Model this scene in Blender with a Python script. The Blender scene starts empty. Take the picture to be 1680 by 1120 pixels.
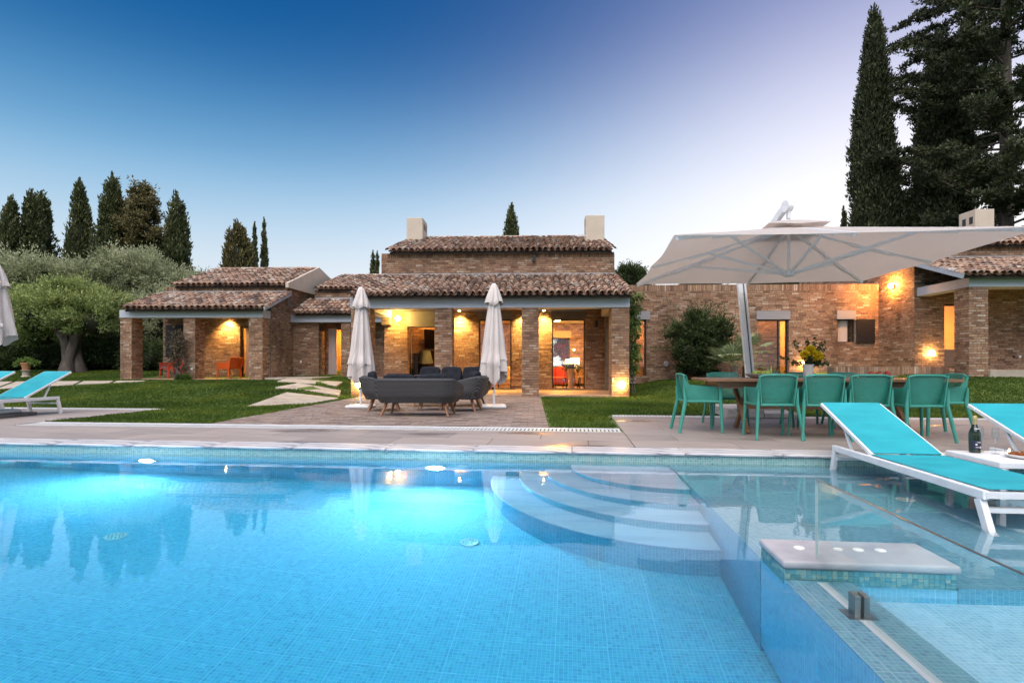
import bpy, bmesh, math, random
import numpy as np
from mathutils import Vector, Matrix, Euler
R = math.radians
random.seed(7); rng = np.random.default_rng(7)
sc = bpy.context.scene
C = sc.collection

# ------------------------------------------------------------------ camera
cam_d = bpy.data.cameras.new('camera'); cam = bpy.data.objects.new('camera', cam_d); C.objects.link(cam)
cam.location = (0, 0, .93); cam.rotation_euler = (R(90), 0, 0)
cam_d.sensor_width = 36; cam_d.lens = 930 / 1680 * 36; cam_d.shift_y = 40 / 1680
cam_d.clip_start = .05; cam_d.clip_end = 3000
sc.camera = cam

# ------------------------------------------------------------------ dusk sky
w = bpy.data.worlds.new('World'); sc.world = w; w.use_nodes = True
wn, wl = w.node_tree.nodes, w.node_tree.links
wn.clear()
SUN_AZ = R(36)          # to the right of the view axis, behind the house
SUN_EL = R(4)
SKY_AWAY = [(0, (.56, .59, .61)), (.15, (.51, .59, .65)), (.235, (.31, .48, .63)), (.325, (.10, .29, .50)), (.44, (.002, .095, .285)), (.56, (.0, .06, .215)), (1, (.002, .06, .205))]
SKY_SUN = [(0, (.92, .88, .86)), (.26, (.86, .84, .87)), (.38, (.58, .59, .74)), (.5, (.25, .27, .47)), (.64, (.04, .11, .31)), (1, (.002, .065, .22))]
sky = wn.new('ShaderNodeTexSky'); sky.sky_type = 'NISHITA'; sky.sun_disc = False
sky.sun_elevation = R(63); sky.sun_rotation = R(200)
sky.air_density = 1.0; sky.dust_density = .6; sky.ozone_density = 3.0

# the dusk gradient the photograph shows: pale band round the horizon, deep blue above, lilac-white towards the sunset
wtc = wn.new('ShaderNodeTexCoord')
wsep = wn.new('ShaderNodeSeparateXYZ'); wl.new(wtc.outputs['Generated'], wsep.inputs[0])
def wmath(op, a, b=None):
    x = wn.new('ShaderNodeMath'); x.operation = op
    for i, v in enumerate((a, b)):
        if v is None: continue
        if isinstance(v, (int, float)): x.inputs[i].default_value = v
        else: wl.new(v, x.inputs[i])
    return x.outputs[0]
def wramp(fac, cols):
    r = wn.new('ShaderNodeValToRGB'); els = r.color_ramp.elements; r.color_ramp.interpolation = 'B_SPLINE' if len(cols) > 4 else 'LINEAR'
    while len(els) < len(cols): els.new(1)
    for e, (p, c) in zip(els, cols): e.position = p; e.color = (*c, 1)
    wl.new(fac, r.inputs[0]); return r.outputs[0]
hlen = wmath('SQRT', wmath('ADD', wmath('MULTIPLY', wsep.outputs[0], wsep.outputs[0]), wmath('MULTIPLY', wsep.outputs[1], wsep.outputs[1])))
toward = wmath('DIVIDE', wmath('ADD', wmath('MULTIPLY', wsep.outputs[0], math.sin(SUN_AZ)), wmath('MULTIPLY', wsep.outputs[1], math.cos(SUN_AZ))), wmath('MAXIMUM', hlen, .02))
glow = wmath('EXPONENT', wmath('MULTIPLY', wmath('ADD', wmath('MULTIPLY', wmath('MAXIMUM', wsep.outputs[2], 0), -18), -.72), wmath('SUBTRACT', 1, toward)))
away = wramp(wsep.outputs[2], SKY_AWAY); near_ = wramp(wsep.outputs[2], SKY_SUN)
wm = wn.new('ShaderNodeMix'); wm.data_type = 'RGBA'; wl.new(glow, wm.inputs[0]); wl.new(away, wm.inputs[6]); wl.new(near_, wm.inputs[7])
bg = wn.new('ShaderNodeBackground'); bg.inputs['Strength'].default_value = .004
bg2 = wn.new('ShaderNodeBackground'); bg2.inputs['Strength'].default_value = 1.0
wad = wn.new('ShaderNodeAddShader')
wo = wn.new('ShaderNodeOutputWorld')
wl.new(sky.outputs[0], bg.inputs['Color']); wl.new(wm.outputs[2], bg2.inputs['Color'])
wl.new(bg.outputs[0], wad.inputs[0]); wl.new(bg2.outputs[0], wad.inputs[1]); wl.new(wad.outputs[0], wo.inputs[0])
sun_d = bpy.data.lights.new('sun', 'SUN'); sun_d.energy = 4.4; sun_d.angle = R(80); sun_d.color = (1, .90, .83)
sun = bpy.data.objects.new('sun', sun_d); C.objects.link(sun)
KEY_AZ, KEY_EL = R(200), R(63)     # the broad soft skylight that falls on the front of the house
sun.rotation_euler = Vector((math.sin(KEY_AZ) * math.cos(KEY_EL), math.cos(KEY_AZ) * math.cos(KEY_EL), math.sin(KEY_EL))).to_track_quat('Z', 'Y').to_euler()

sc.view_settings.view_transform = 'Standard'; sc.view_settings.look = 'None'
sc.view_settings.exposure = .38; sc.view_settings.gamma = 1
cy = sc.cycles
cy.use_denoising = True; cy.max_bounces = 10; cy.diffuse_bounces = 3; cy.glossy_bounces = 4
cy.transmission_bounces = 8; cy.transparent_max_bounces = 12; cy.sample_clamp_indirect = 60.0
cy.blur_glossy = 1.0; cy.caustics_reflective = False; cy.caustics_refractive = True
sc.render.film_transparent = False

# ------------------------------------------------------------------ materials
def mat_new(name):
    m = bpy.data.materials.new(name); m.use_nodes = True
    n, l = m.node_tree.nodes, m.node_tree.links
    return m, n, l, n['Principled BSDF'], n['Material Output']
def math_n(n, l, op, a, b=None):
    x = n.new('ShaderNodeMath'); x.operation = op
    for i, v in enumerate((a, b)):
        if v is None: continue
        if isinstance(v, (int, float)): x.inputs[i].default_value = v
        else: l.new(v, x.inputs[i])
    return x.outputs[0]
def vmath(n, l, op, a, b=None):
    x = n.new('ShaderNodeVectorMath'); x.operation = op
    for i, v in enumerate((a, b)):
        if v is None: continue
        if isinstance(v, tuple): x.inputs[i].default_value = v
        elif isinstance(v, (int, float)): x.inputs['Scale'].default_value = v
        else: l.new(v, x.inputs[i])
    return x.outputs[0]
def ramp(n, l, fac, cols, mode='LINEAR'):
    r = n.new('ShaderNodeValToRGB'); r.color_ramp.interpolation = mode
    els = r.color_ramp.elements
    while len(els) < len(cols): els.new(1)
    for i, c in enumerate(cols):
        if len(c) == 2: pos, col = c
        else: pos, col = i / max(1, len(cols) - (0 if mode == 'CONSTANT' else 1)), c
        els[i].position = pos; els[i].color = (*col, 1)
    l.new(fac, r.inputs[0]); return r.outputs[0]
def mixc(n, l, fac, a, b, mode='MIX'):
    x = n.new('ShaderNodeMix'); x.data_type = 'RGBA'; x.blend_type = mode
    for idx, v in ((0, fac), (6, a), (7, b)):
        if isinstance(v, (int, float)): x.inputs[idx].default_value = v
        elif isinstance(v, tuple): x.inputs[idx].default_value = (*v, 1)
        else: l.new(v, x.inputs[idx])
    return x.outputs[2]
def noise(n, l, vec, scale, detail=4, rough=.55):
    t = n.new('ShaderNodeTexNoise'); t.inputs['Scale'].default_value = scale
    t.inputs['Detail'].default_value = detail; t.inputs['Roughness'].default_value = rough
    if vec is not None: l.new(vec, t.inputs['Vector'])
    return t.outputs[0]
def bump(n, l, h, strength, dist, b):
    x = n.new('ShaderNodeBump'); x.inputs['Strength'].default_value = strength; x.inputs['Distance'].default_value = dist
    l.new(h, x.inputs['Height']); l.new(x.outputs[0], b.inputs['Normal']); return x
def coord(n, which='Object'):
    return n.new('ShaderNodeTexCoord').outputs[which]

def pm(name, cols, scale=6, rough=.6, rough_var=.1, bumps=.15, bscale=None, bdist=.01, metal=0, rnd=False, stretch=None, dark=.25, spec=None, coat=0, sheen=0, sub=0):
    """noise-varied principled surface; rnd=True picks the tone of a piece from its 'rnd' attribute"""
    m, n, l, b, o = mat_new(name)
    co = coord(n)
    if stretch: co = vmath(n, l, 'MULTIPLY', co, stretch)
    f = noise(n, l, co, scale, 6)
    if rnd:
        a = n.new('ShaderNodeAttribute'); a.attribute_name = 'rnd'
        col = ramp(n, l, a.outputs['Fac'], cols)
        g = ramp(n, l, f, [(.25, (1 - dark * 1.6,) * 3), (.75, (1 + dark * .6,) * 3)])
        col = mixc(n, l, 1.0, col, g, 'MULTIPLY')
    else:
        k = len(cols)
        col = ramp(n, l, f, [(.3 + .4 * i / max(1, k - 1), c) for i, c in enumerate(cols)])
    l.new(col, b.inputs['Base Color'])
    rr = n.new('ShaderNodeMapRange'); rr.inputs['To Min'].default_value = max(.02, rough - rough_var); rr.inputs['To Max'].default_value = min(1, rough + rough_var)
    l.new(f, rr.inputs['Value']); l.new(rr.outputs[0], b.inputs['Roughness'])
    b.inputs['Metallic'].default_value = metal
    if spec is not None: b.inputs['Specular IOR Level'].default_value = spec
    if coat: b.inputs['Coat Weight'].default_value = coat; b.inputs['Coat Roughness'].default_value = .15
    if sheen: b.inputs['Sheen Weight'].default_value = sheen
    if bumps: bump(n, l, noise(n, l, co, bscale or scale * 6, 5, .65), bumps, bdist, b)
    return m

def emis(name, col, s):
    m, n, l, b, o = mat_new(name)
    f = noise(n, l, coord(n), 30, 2)
    b.inputs['Base Color'].default_value = (.8, .8, .8, 1)
    l.new(ramp(n, l, f, [(.2, tuple(c * .96 for c in col)), (.8, col)]), b.inputs['Emission Color'])
    b.inputs['Emission Strength'].default_value = s
    return m

def glass_mat(name, tint=(1, 1, 1), rough=.0, ior=1.45):
    """thin glazing: mirror reflection by Fresnel over a clear pane"""
    m, n, l, b, o = mat_new(name); n.remove(b)
    lw = n.new('ShaderNodeLayerWeight')
    fz = math_n(n, l, 'ADD', math_n(n, l, 'MULTIPLY', math_n(n, l, 'POWER', lw.outputs['Facing'], 5), .95), .045)
    tr = n.new('ShaderNodeBsdfTransparent'); tr.inputs[0].default_value = (*tint, 1)
    gl = n.new('ShaderNodeBsdfGlossy'); gl.inputs['Roughness'].default_value = rough
    wob = n.new('ShaderNodeBump'); wob.inputs['Strength'].default_value = .02; wob.inputs['Distance'].default_value = .02
    l.new(noise(n, l, coord(n), 3, 1), wob.inputs['Height']); l.new(wob.outputs[0], gl.inputs['Normal'])
    mx = n.new('ShaderNodeMixShader'); l.new(fz, mx.inputs[0]); l.new(tr.outputs[0], mx.inputs[1]); l.new(gl.outputs[0], mx.inputs[2])
    l.new(mx.outputs[0], o.inputs[0]); return m

def box_uv(n, l):
    """object coordinates laid flat on the dominant face of the piece"""
    tc = n.new('ShaderNodeTexCoord')
    s = n.new('ShaderNodeSeparateXYZ'); l.new(tc.outputs['Object'], s.inputs[0])
    na = vmath(n, l, 'ABSOLUTE', tc.outputs['Normal'])
    ns = n.new('ShaderNodeSeparateXYZ'); l.new(na, ns.inputs[0])
    flat = math_n(n, l, 'GREATER_THAN', ns.outputs[2], .6)
    side = math_n(n, l, 'GREATER_THAN', ns.outputs[0], .6)
    def c(x, y):
        k = n.new('ShaderNodeCombineXYZ'); l.new(x, k.inputs[0]); l.new(y, k.inputs[1]); return k.outputs[0]
    def mv(f, a, bb):
        k = n.new('ShaderNodeMix'); k.data_type = 'VECTOR'; l.new(f, k.inputs[0]); l.new(a, k.inputs[4]); l.new(bb, k.inputs[5]); return k.outputs[1]
    v = mv(side, c(s.outputs[0], s.outputs[2]), c(s.outputs[1], s.outputs[2]))
    return mv(flat, v, c(s.outputs[0], s.outputs[1]))

def mosaic(name, cols, grout, size=.025, rough=.25, seam=12):
    m, n, l, b, o = mat_new(name)
    uv = vmath(n, l, 'SCALE', box_uv(n, l), 1 / size)
    cell = vmath(n, l, 'FLOOR', uv); fr = vmath(n, l, 'FRACTION', uv)
    wh = n.new('ShaderNodeTexWhiteNoise'); wh.noise_dimensions = '2D'; l.new(cell, wh.inputs['Vector'])
    big = noise(n, l, vmath(n, l, 'SCALE', uv, .03), 1, 3)
    k = math_n(n, l, 'ADD', math_n(n, l, 'MULTIPLY', wh.outputs[0], .75), math_n(n, l, 'MULTIPLY', big, .3))
    col = ramp(n, l, k, cols)
    s = n.new('ShaderNodeSeparateXYZ'); l.new(vmath(n, l, 'ABSOLUTE', vmath(n, l, 'SUBTRACT', fr, (.5, .5, .5))), s.inputs[0])
    edge = math_n(n, l, 'MAXIMUM', s.outputs[0], s.outputs[1])
    g = math_n(n, l, 'GREATER_THAN', edge, .455)
    fs = vmath(n, l, 'ABSOLUTE', vmath(n, l, 'SUBTRACT', vmath(n, l, 'FRACTION', vmath(n, l, 'SCALE', uv, 1 / seam)), (.5, .5, .5)))
    s2 = n.new('ShaderNodeSeparateXYZ'); l.new(fs, s2.inputs[0])
    g2 = math_n(n, l, 'GREATER_THAN', math_n(n, l, 'MAXIMUM', s2.outputs[0], s2.outputs[1]), .492)
    col = mixc(n, l, math_n(n, l, 'MAXIMUM', g, g2), col, grout)
    l.new(col, b.inputs['Base Color'])
    l.new(math_n(n, l, 'ADD', math_n(n, l, 'MULTIPLY', g, .4), rough), b.inputs['Roughness'])
    bump(n, l, math_n(n, l, 'SUBTRACT', 1, g), .4, .0015, b)
    return m

MT = {}
BR = [(0, (.20, .105, .064)), (.2, (.31, .18, .11)), (.42, (.39, .225, .14)), (.6, (.35, .19, .118)), (.78, (.47, .31, .195)), (.93, (.42, .285, .205)), (1, (.60, .48, .38))]
MT['brick'] = pm('brick', BR, 18, .85, .08, .5, 70, .006, rnd=True, dark=.3)
MT['mortar'] = pm('mortar', [(.11, .088, .07), (.2, .165, .135)], 9, .95, .04, .5, 60)
for k_ in ('brick', 'mortar'):
    m = MT[k_]; n, l = m.node_tree.nodes, m.node_tree.links; b_ = n['Principled BSDF']
    src = b_.inputs['Base Color'].links[0].from_socket; geo = n.new('ShaderNodeNewGeometry')
    st_ = noise(n, l, vmath(n, l, 'MULTIPLY', geo.outputs['Position'], (.9, .9, .35)), 1.0, 6, .62)
    gt = ramp(n, l, st_, [(.30, (.58, .56, .54)), (.47, (.95, .95, .95)), (.62, (1.06, 1.04, 1.0)), (.75, (1.3, 1.25, 1.2))])
    l.new(mixc(n, l, 1.0, src, gt, 'MULTIPLY'), b_.inputs['Base Color'])
MT['roof_tile'] = pm('roof_tile', [(0, (.14, .095, .075)), (.2, (.29, .175, .125)), (.4, (.41, .255, .18)), (.6, (.50, .335, .24)), (.76, (.34, .285, .25)), (.88, (.60, .47, .36)), (1, (.50, .48, .47))], 14, .9, .06, .5, 60, .006, rnd=True, dark=.5)
MT['roof_deck'] = pm('roof_deck', [(.02, .016, .014), (.045, .035, .03)], 8, .95)
MT['beam'] = pm('painted_beam', [(.38, .42, .50), (.47, .51, .59)], 3, .6, .1, .35, 5, .01, stretch=(.35, 1, 14))
MT['soffit'] = pm('soffit', [(.55, .52, .48), (.62, .59, .55)], 5, .8)
MT['dark_soffit'] = pm('soffit_timber', [(.06, .055, .055), (.09, .082, .08)], 5, .75, stretch=(1, 8, 1))
MT['cream'] = pm('cream_render', [(.52, .45, .37), (.6, .52, .44)], 3, .9, .05, .3, 30)
MT['lead'] = pm('lead_flashing', [(.26, .27, .29), (.38, .38, .4)], 4, .6, .1, .3)
MT['frame'] = pm('dark_frame', [(.018, .014, .012), (.03, .024, .02)], 10, .45)
MT['shutter'] = pm('shutter_paint', [(.012, .010, .012), (.022, .018, .02)], 10, .55)
MT['lintel'] = pm('lintel', [(.24, .24, .26), (.32, .31, .32)], 4, .7, .08, .3, stretch=(.4, 1, 10))
MT['darklintel'] = pm('lintel_grey', [(.12, .12, .13), (.16, .155, .16)], 4, .7)
MT['terracotta'] = pm('terracotta_floor', [(.30, .19, .13), (.40, .27, .19)], 4, .5, .1, .2)
MT['plaster'] = pm('warm_plaster', [(.55, .40, .23), (.62, .46, .28)], 4, .9)
MT['wood'] = pm('teak', [(.17, .085, .045), (.30, .165, .09)], 5, .5, .1, .25, 14, .005, stretch=(1, 9, 9))
MT['legwood'] = pm('leg_wood', [(.22, .10, .05), (.34, .17, .085)], 6, .45, .1, .2, stretch=(9, 9, 1))
MT['marble'] = None
MT['porcelain'] = pm('porcelain_paving', [(.25, .215, .20), (.31, .27, .25), (.36, .32, .30)], 2.2, .5, .12, .12, 12, .004, stretch=(.6, 5, 1))
m = MT['porcelain']; n, l = m.node_tree.nodes, m.node_tree.links; b_ = n['Principled BSDF']
oi = n.new('ShaderNodeObjectInfo'); src = b_.inputs['Base Color'].links[0].from_socket
tn = ramp(n, l, oi.outputs['Random'], [(0, (.86, .86, .87)), (1, (1.1, 1.08, 1.07))])
geo = n.new('ShaderNodeNewGeometry')
damp = ramp(n, l, noise(n, l, vmath(n, l, 'MULTIPLY', geo.outputs['Position'], (.7, 1.5, 1)), .8, 2, .4), [(.58, (0, 0, 0)), (.66, (1, 1, 1))])
c1 = mixc(n, l, 1.0, src, tn, 'MULTIPLY'); c2 = mixc(n, l, damp, c1, mixc(n, l, 1.0, c1, (.74, .73, .73), 'MULTIPLY')); l.new(c2, b_.inputs['Base Color'])
rsrc = b_.inputs['Roughness'].links[0].from_socket
l.new(math_n(n, l, 'MULTIPLY', rsrc, math_n(n, l, 'SUBTRACT', 1.15, math_n(n, l, 'MULTIPLY', damp, .62))), b_.inputs['Roughness'])
MT['joint'] = pm('paving_bed', [(.10, .09, .085), (.14, .125, .12)], 9, .9)
MT['paver'] = pm('clay_paver', [(0, (.17, .125, .105)), (.35, (.25, .185, .155)), (.7, (.33, .255, .215)), (1, (.25, .215, .20))], 12, .75, .1, .4, 60, .005, rnd=True)
MT['stone'] = pm('path_stone', [(.27, .23, .185), (.38, .33, .27), (.44, .39, .33)], 2.5, .85, .06, .5, 14, .012)
MT['grate'] = pm('white_grating', [(.56, .56, .58), (.66, .66, .68)], 6, .5)
MT['dark'] = pm('channel_dark', [(.03, .03, .032), (.05, .05, .052)], 6, .9)
MT['white'] = pm('white_powder_coat', [(.68, .69, .72), (.76, .77, .79)], 9, .4, .06, .04)
MT['alu'] = pm('light_aluminium', [(.78, .79, .84), (.86, .87, .9)], 12, .42, .06, .04)
m, n, l, b, o = mat_new('turquoise_sling'); MT['sling'] = m
co = coord(n); s0 = n.new('ShaderNodeSeparateXYZ'); l.new(co, s0.inputs[0])
wa = math_n(n, l, 'SINE', math_n(n, l, 'MULTIPLY', s0.outputs[0], 900)); wb_ = math_n(n, l, 'SINE', math_n(n, l, 'MULTIPLY', s0.outputs[1], 700))
big = noise(n, l, vmath(n, l, 'MULTIPLY', co, (1.2, 2.2, 2)), 2.2, 4)
fine = noise(n, l, vmath(n, l, 'MULTIPLY', co, (1, 1, 1)), 160, 2)
cbase = ramp(n, l, math_n(n, l, 'ADD', math_n(n, l, 'MULTIPLY', big, .65), math_n(n, l, 'MULTIPLY', fine, .35)), [(.32, (.004, .27, .34)), (.5, (.007, .335, .41)), (.68, (.018, .40, .48))])
l.new(cbase, b.inputs['Base Color']); b.inputs['Roughness'].default_value = .62
bump(n, l, math_n(n, l, 'ADD', math_n(n, l, 'MULTIPLY', wa, wb_), math_n(n, l, 'MULTIPLY', big, 6)), .25, .0015, b)
MT['canopy'] = pm('canopy_fabric', [(.64, .61, .60), (.70, .67, .66)], 2, .85, .05, .15, 200, .002)
MT['parasol'] = pm('parasol_fabric', [(.58, .53, .51), (.66, .61, .59)], 3, .85, .05, .25, 60, .004)
MT['cushion'] = pm('charcoal_cushion', [(.014, .016, .022), (.026, .029, .038)], 8, .9, .04, .35, 120, .002, spec=.1)
MT['red'] = pm('red_resin', [(.46, .05, .03), (.56, .07, .04)], 8, .5)
MT['orange'] = pm('orange_resin', [(.62, .10, .015), (.72, .13, .02)], 8, .5)
MT['pad'] = pm('seat_pad', [(.13, .12, .125), (.2, .18, .18)], 20, .9)
MT['black'] = pm('black_metal', [(.01, .01, .011), (.02, .02, .021)], 10, .4)
MT['screen'] = pm('television_screen', [(.006, .006, .007), (.012, .012, .013)], 3, .18)
MT['steel'] = pm('brushed_steel', [(.30, .29, .28), (.42, .41, .4)], 20, .35, .08, .1, metal=1, stretch=(1, 1, 12))
MT['conc'] = pm('concrete_slab', [(.40, .37, .36), (.5, .47, .455)], 6, .9, .05, .4)
MT['stone_dark'] = pm('slate_slab', [(.09, .085, .085), (.15, .14, .138)], 6, .85, .05, .4)
MT['ceramic'] = pm('white_ceramic', [(.72, .70, .68), (.78, .77, .75)], 5, .2, .05, .03)
MT['bark'] = pm('bark', [(.05, .04, .034), (.12, .095, .08), (.19, .16, .14)], 5, .95, .03, 1.0, 12, .05, stretch=(1, 1, .25))
MT['pot'] = pm('terracotta_pot', [(.36, .16, .08), (.46, .23, .12)], 6, .85)
MT['curtain'] = pm('linen_curtain', [(.55, .45, .43), (.66, .55, .52)], 6, .9, .05, .2, stretch=(10, 10, .6))
MT['glass'] = glass_mat('window_glass', (.97, .98, .97))
MT['panel_glass'] = glass_mat('balustrade_glass', (.93, .98, .965))
MT['glassware'] = glass_mat('glassware', (.96, .97, .97))
MT['globe'] = emis('globe_lamp', (1, .60, .20), 80)
MT['bulkhead'] = emis('bulkhead_lamp', (1, .58, .13), 620)
MT['wall_lamp'] = emis('wall_lamp', (1, .40, .08), 900)
MT['spot'] = emis('downlight', (1, .66, .2), 60)
MT['shade'] = emis('lamp_shade', (1, .66, .26), 7)
MT['candle'] = emis('candle_flame', (1, .55, .22), 8)
MT['roomlamp'] = emis('room_downlight', (1, .42, .065), 2000)
MT['niche'] = emis('added_downlight', (1, .42, .08), 520)  # glow of unseen lamps added in the niche and garden door
MT['pool_lamp'] = emis('pool_lamp', (1, .90, 1), 800)

m = MT['canopy']; n, l = m.node_tree.nodes, m.node_tree.links
b_, o_ = n['Principled BSDF'], n['Material Output']
tl = n.new('ShaderNodeBsdfTranslucent'); tl.inputs[0].default_value = (.84, .76, .71, 1)
mx = n.new('ShaderNodeMixShader'); mx.inputs[0].default_value = .5
l.new(b_.outputs[0], mx.inputs[1]); l.new(tl.outputs[0], mx.inputs[2]); l.new(mx.outputs[0], o_.inputs[0])
# marble
m, n, l, b, o = mat_new('veined_marble')
co = vmath(n, l, 'MULTIPLY', coord(n), (.7, 2.6, 2.6))
d = noise(n, l, co, 1.6, 6, .6)
wv = n.new('ShaderNodeTexWave'); wv.inputs['Scale'].default_value = 1.1; wv.inputs['Distortion'].default_value = 11; wv.inputs['Detail'].default_value = 4; wv.inputs['Detail Scale'].default_value = 1.4
wv.bands_direction = 'DIAGONAL'
l.new(co, wv.inputs['Vector'])
vein = ramp(n, l, wv.outputs['Fac'], [(0, (.26, .27, .31)), (.14, (.50, .50, .54)), (.45, (.60, .60, .63)), (1, (.68, .67, .69))])
l.new(mixc(n, l, .5, vein, ramp(n, l, d, [(.3, (.62, .61, .61)), (.7, (.85, .84, .83))]), 'MULTIPLY'), b.inputs['Base Color'])
b.inputs['Roughness'].default_value = .35
bump(n, l, d, .1, .004, b)
MT['marble'] = m

MT['tread'] = pm('pale_tread_stone', [(.46, .50, .64), (.56, .59, .72), (.62, .64, .76)], 2.5, .4, .1, .1, stretch=(.5, 3, 3))
MT['plinth_stone'] = pm('plinth_stone', [(.28, .28, .31), (.36, .355, .385), (.41, .405, .43)], 5, .6, .1, .3, 40, .004)
MT['pool_tile'] = mosaic('pool_mosaic', [(0, (.15, .35, .50)), (.25, (.18, .43, .60)), (.5, (.22, .50, .67)), (.75, (.17, .49, .61)), (1, (.29, .60, .74))], (.42, .67, .79), rough=.6)
MT['shelf_tile'] = mosaic('ledge_mosaic', [(0, (.08, .23, .33)), (.3, (.12, .31, .43)), (.55, (.17, .37, .49)), (.8, (.13, .35, .43)), (1, (.24, .46, .56))], (.36, .53, .62), rough=.5)
MT['waterline_tile'] = mosaic('waterline_mosaic', [(0, (.10, .27, .30)), (.3, (.18, .38, .38)), (.55, (.26, .45, .42)), (.8, (.28, .45, .42)), (1, (.14, .40, .48))], (.48, .6, .61))
MT['spa_tile'] = mosaic('spa_mosaic', [(0, (.44, .60, .74)), (.5, (.54, .68, .82)), (1, (.62, .75, .87))], (.8, .86, .9))
MT['band_tile'] = pm('glazed_tile', [(0, (.07, .24, .27)), (.3, (.13, .34, .36)), (.55, (.22, .42, .40)), (.8, (.32, .44, .38)), (1, (.10, .34, .42))], 30, .2, .08, .1, rnd=True, dark=.12)
MT['grout'] = pm('pale_grout', [(.5, .55, .52), (.6, .64, .6)], 30, .9)

# wicker: horizontal woven strands
m, n, l, b, o = mat_new('grey_wicker')
co = coord(n)
uv = vmath(n, l, 'MULTIPLY', co, (34, 34, 44))
s = n.new('ShaderNodeSeparateXYZ'); l.new(uv, s.inputs[0])
row = math_n(n, l, 'FLOOR', s.outputs[2])
ax = math_n(n, l, 'ADD', math_n(n, l, 'ADD', s.outputs[0], s.outputs[1]), math_n(n, l, 'MULTIPLY', row, .5))
wvx = math_n(n, l, 'ABSOLUTE', math_n(n, l, 'SINE', math_n(n, l, 'MULTIPLY', ax, math.pi)))
wvz = math_n(n, l, 'ABSOLUTE', math_n(n, l, 'SINE', math_n(n, l, 'MULTIPLY', s.outputs[2], math.pi)))
h = math_n(n, l, 'MULTIPLY', wvx, wvz)
band = noise(n, l, vmath(n, l, 'MULTIPLY', co, (.2, .2, 22)), 1.0, 2)
col = mixc(n, l, 1.0, ramp(n, l, h, [(0, (.009, .0095, .011)), (.35, (.035, .036, .040)), (1, (.13, .132, .142))]), ramp(n, l, band, [(.3, (.75, .75, .75)), (.7, (1.2, 1.2, 1.2))]), 'MULTIPLY')
l.new(col, b.inputs['Base Color']); b.inputs['Roughness'].default_value = .6
bump(n, l, h, .8, .006, b)
MT['wicker'] = m

# perforated turquoise resin
m, n, l, b, o = mat_new('perforated_resin')
uv = vmath(n, l, 'SCALE', box_uv(n, l), 1 / .023)
s = n.new('ShaderNodeSeparateXYZ'); l.new(uv, s.inputs[0])
row = math_n(n, l, 'MULTIPLY', math_n(n, l, 'MODULO', math_n(n, l, 'FLOOR', math_n(n, l, 'ADD', s.outputs[1], 400)), 2), .5)
fx = math_n(n, l, 'SUBTRACT', math_n(n, l, 'FRACT', math_n(n, l, 'ADD', math_n(n, l, 'ADD', s.outputs[0], 400), row)), .5)
fy = math_n(n, l, 'SUBTRACT', math_n(n, l, 'FRACT', math_n(n, l, 'ADD', s.outputs[1], 400)), .5)
rr = math_n(n, l, 'ADD', math_n(n, l, 'MULTIPLY', fx, fx), math_n(n, l, 'MULTIPLY', fy, fy))
hole = math_n(n, l, 'LESS_THAN', rr, .085)
RES = [(.04, .26, .20), (.055, .32, .25)]
l.new(ramp(n, l, noise(n, l, coord(n), 8), [(.3, RES[0]), (.7, RES[1])]), b.inputs['Base Color']); b.inputs['Roughness'].default_value = .42
tr = n.new('ShaderNodeBsdfTransparent'); mx = n.new('ShaderNodeMixShader')
l.new(hole, mx.inputs[0]); l.new(b.outputs[0], mx.inputs[1]); l.new(tr.outputs[0], mx.inputs[2]); l.new(mx.outputs[0], o.inputs[0])
MT['perf'] = m
MT['resin'] = pm('turquoise_resin', RES, 8, .42, .05, .05)

# foliage
def leaf_mat(name, cols, trans=.25):
    m, n, l, b, o = mat_new(name)
    a = n.new('ShaderNodeAttribute'); a.attribute_name = 'rnd'
    f = noise(n, l, coord(n), 1.1, 3)
    k = math_n(n, l, 'ADD', math_n(n, l, 'MULTIPLY', a.outputs['Fac'], .7), math_n(n, l, 'MULTIPLY', f, .3))
    col = ramp(n, l, k, cols)
    l.new(col, b.inputs['Base Color']); b.inputs['Roughness'].default_value = .6
    b.inputs['Specular IOR Level'].default_value = .3
    t = n.new('ShaderNodeBsdfTranslucent'); l.new(col, t.inputs[0])
    mx = n.new('ShaderNodeMixShader'); mx.inputs[0].default_value = trans
    l.new(b.outputs[0], mx.inputs[1]); l.new(t.outputs[0], mx.inputs[2]); l.new(mx.outputs[0], o.inputs[0])
    return m
MT['olive'] = leaf_mat('olive_leaf', [(.1, (.10, .11, .055)), (.4, (.22, .25, .13)), (.7, (.38, .41, .25)), (.95, (.54, .55, .36))])
MT['olive_green'] = leaf_mat('olive_leaf_green', [(.1, (.09, .12, .04)), (.45, (.20, .26, .085)), (.8, (.38, .44, .16)), (1, (.50, .54, .24))])
MT['cypress'] = leaf_mat('cypress_leaf', [(.1, (.035, .042, .016)), (.45, (.075, .09, .035)), (.8, (.14, .15, .06)), (1, (.18, .18, .075))], .12)
MT['cypress_dk'] = leaf_mat('conifer_leaf', [(.1, (.022, .027, .014)), (.5, (.048, .06, .027)), (.9, (.09, .105, .046))], .1)
MT['pine'] = leaf_mat('pine_leaf', [(.1, (.065, .056, .022)), (.5, (.15, .128, .05)), (.9, (.25, .21, .085))], .12)
MT['shrub'] = leaf_mat('shrub_leaf', [(.1, (.02, .035, .012)), (.5, (.045, .07, .022)), (.9, (.085, .12, .04))], .2)
MT['vine'] = leaf_mat('vine_leaf', [(.1, (.05, .09, .02)), (.5, (.10, .17, .035)), (.9, (.18, .26, .06))], .3)
MT['dry_vine'] = leaf_mat('dry_vine_leaf', [(.1, (.06, .045, .03)), (.6, (.14, .11, .07)), (1, (.1, .12, .05))], .2)
MT['palm'] = leaf_mat('palm_leaf', [(.1, (.10, .14, .07)), (.5, (.22, .27, .14)), (.9, (.38, .43, .26))], .2)
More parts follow.
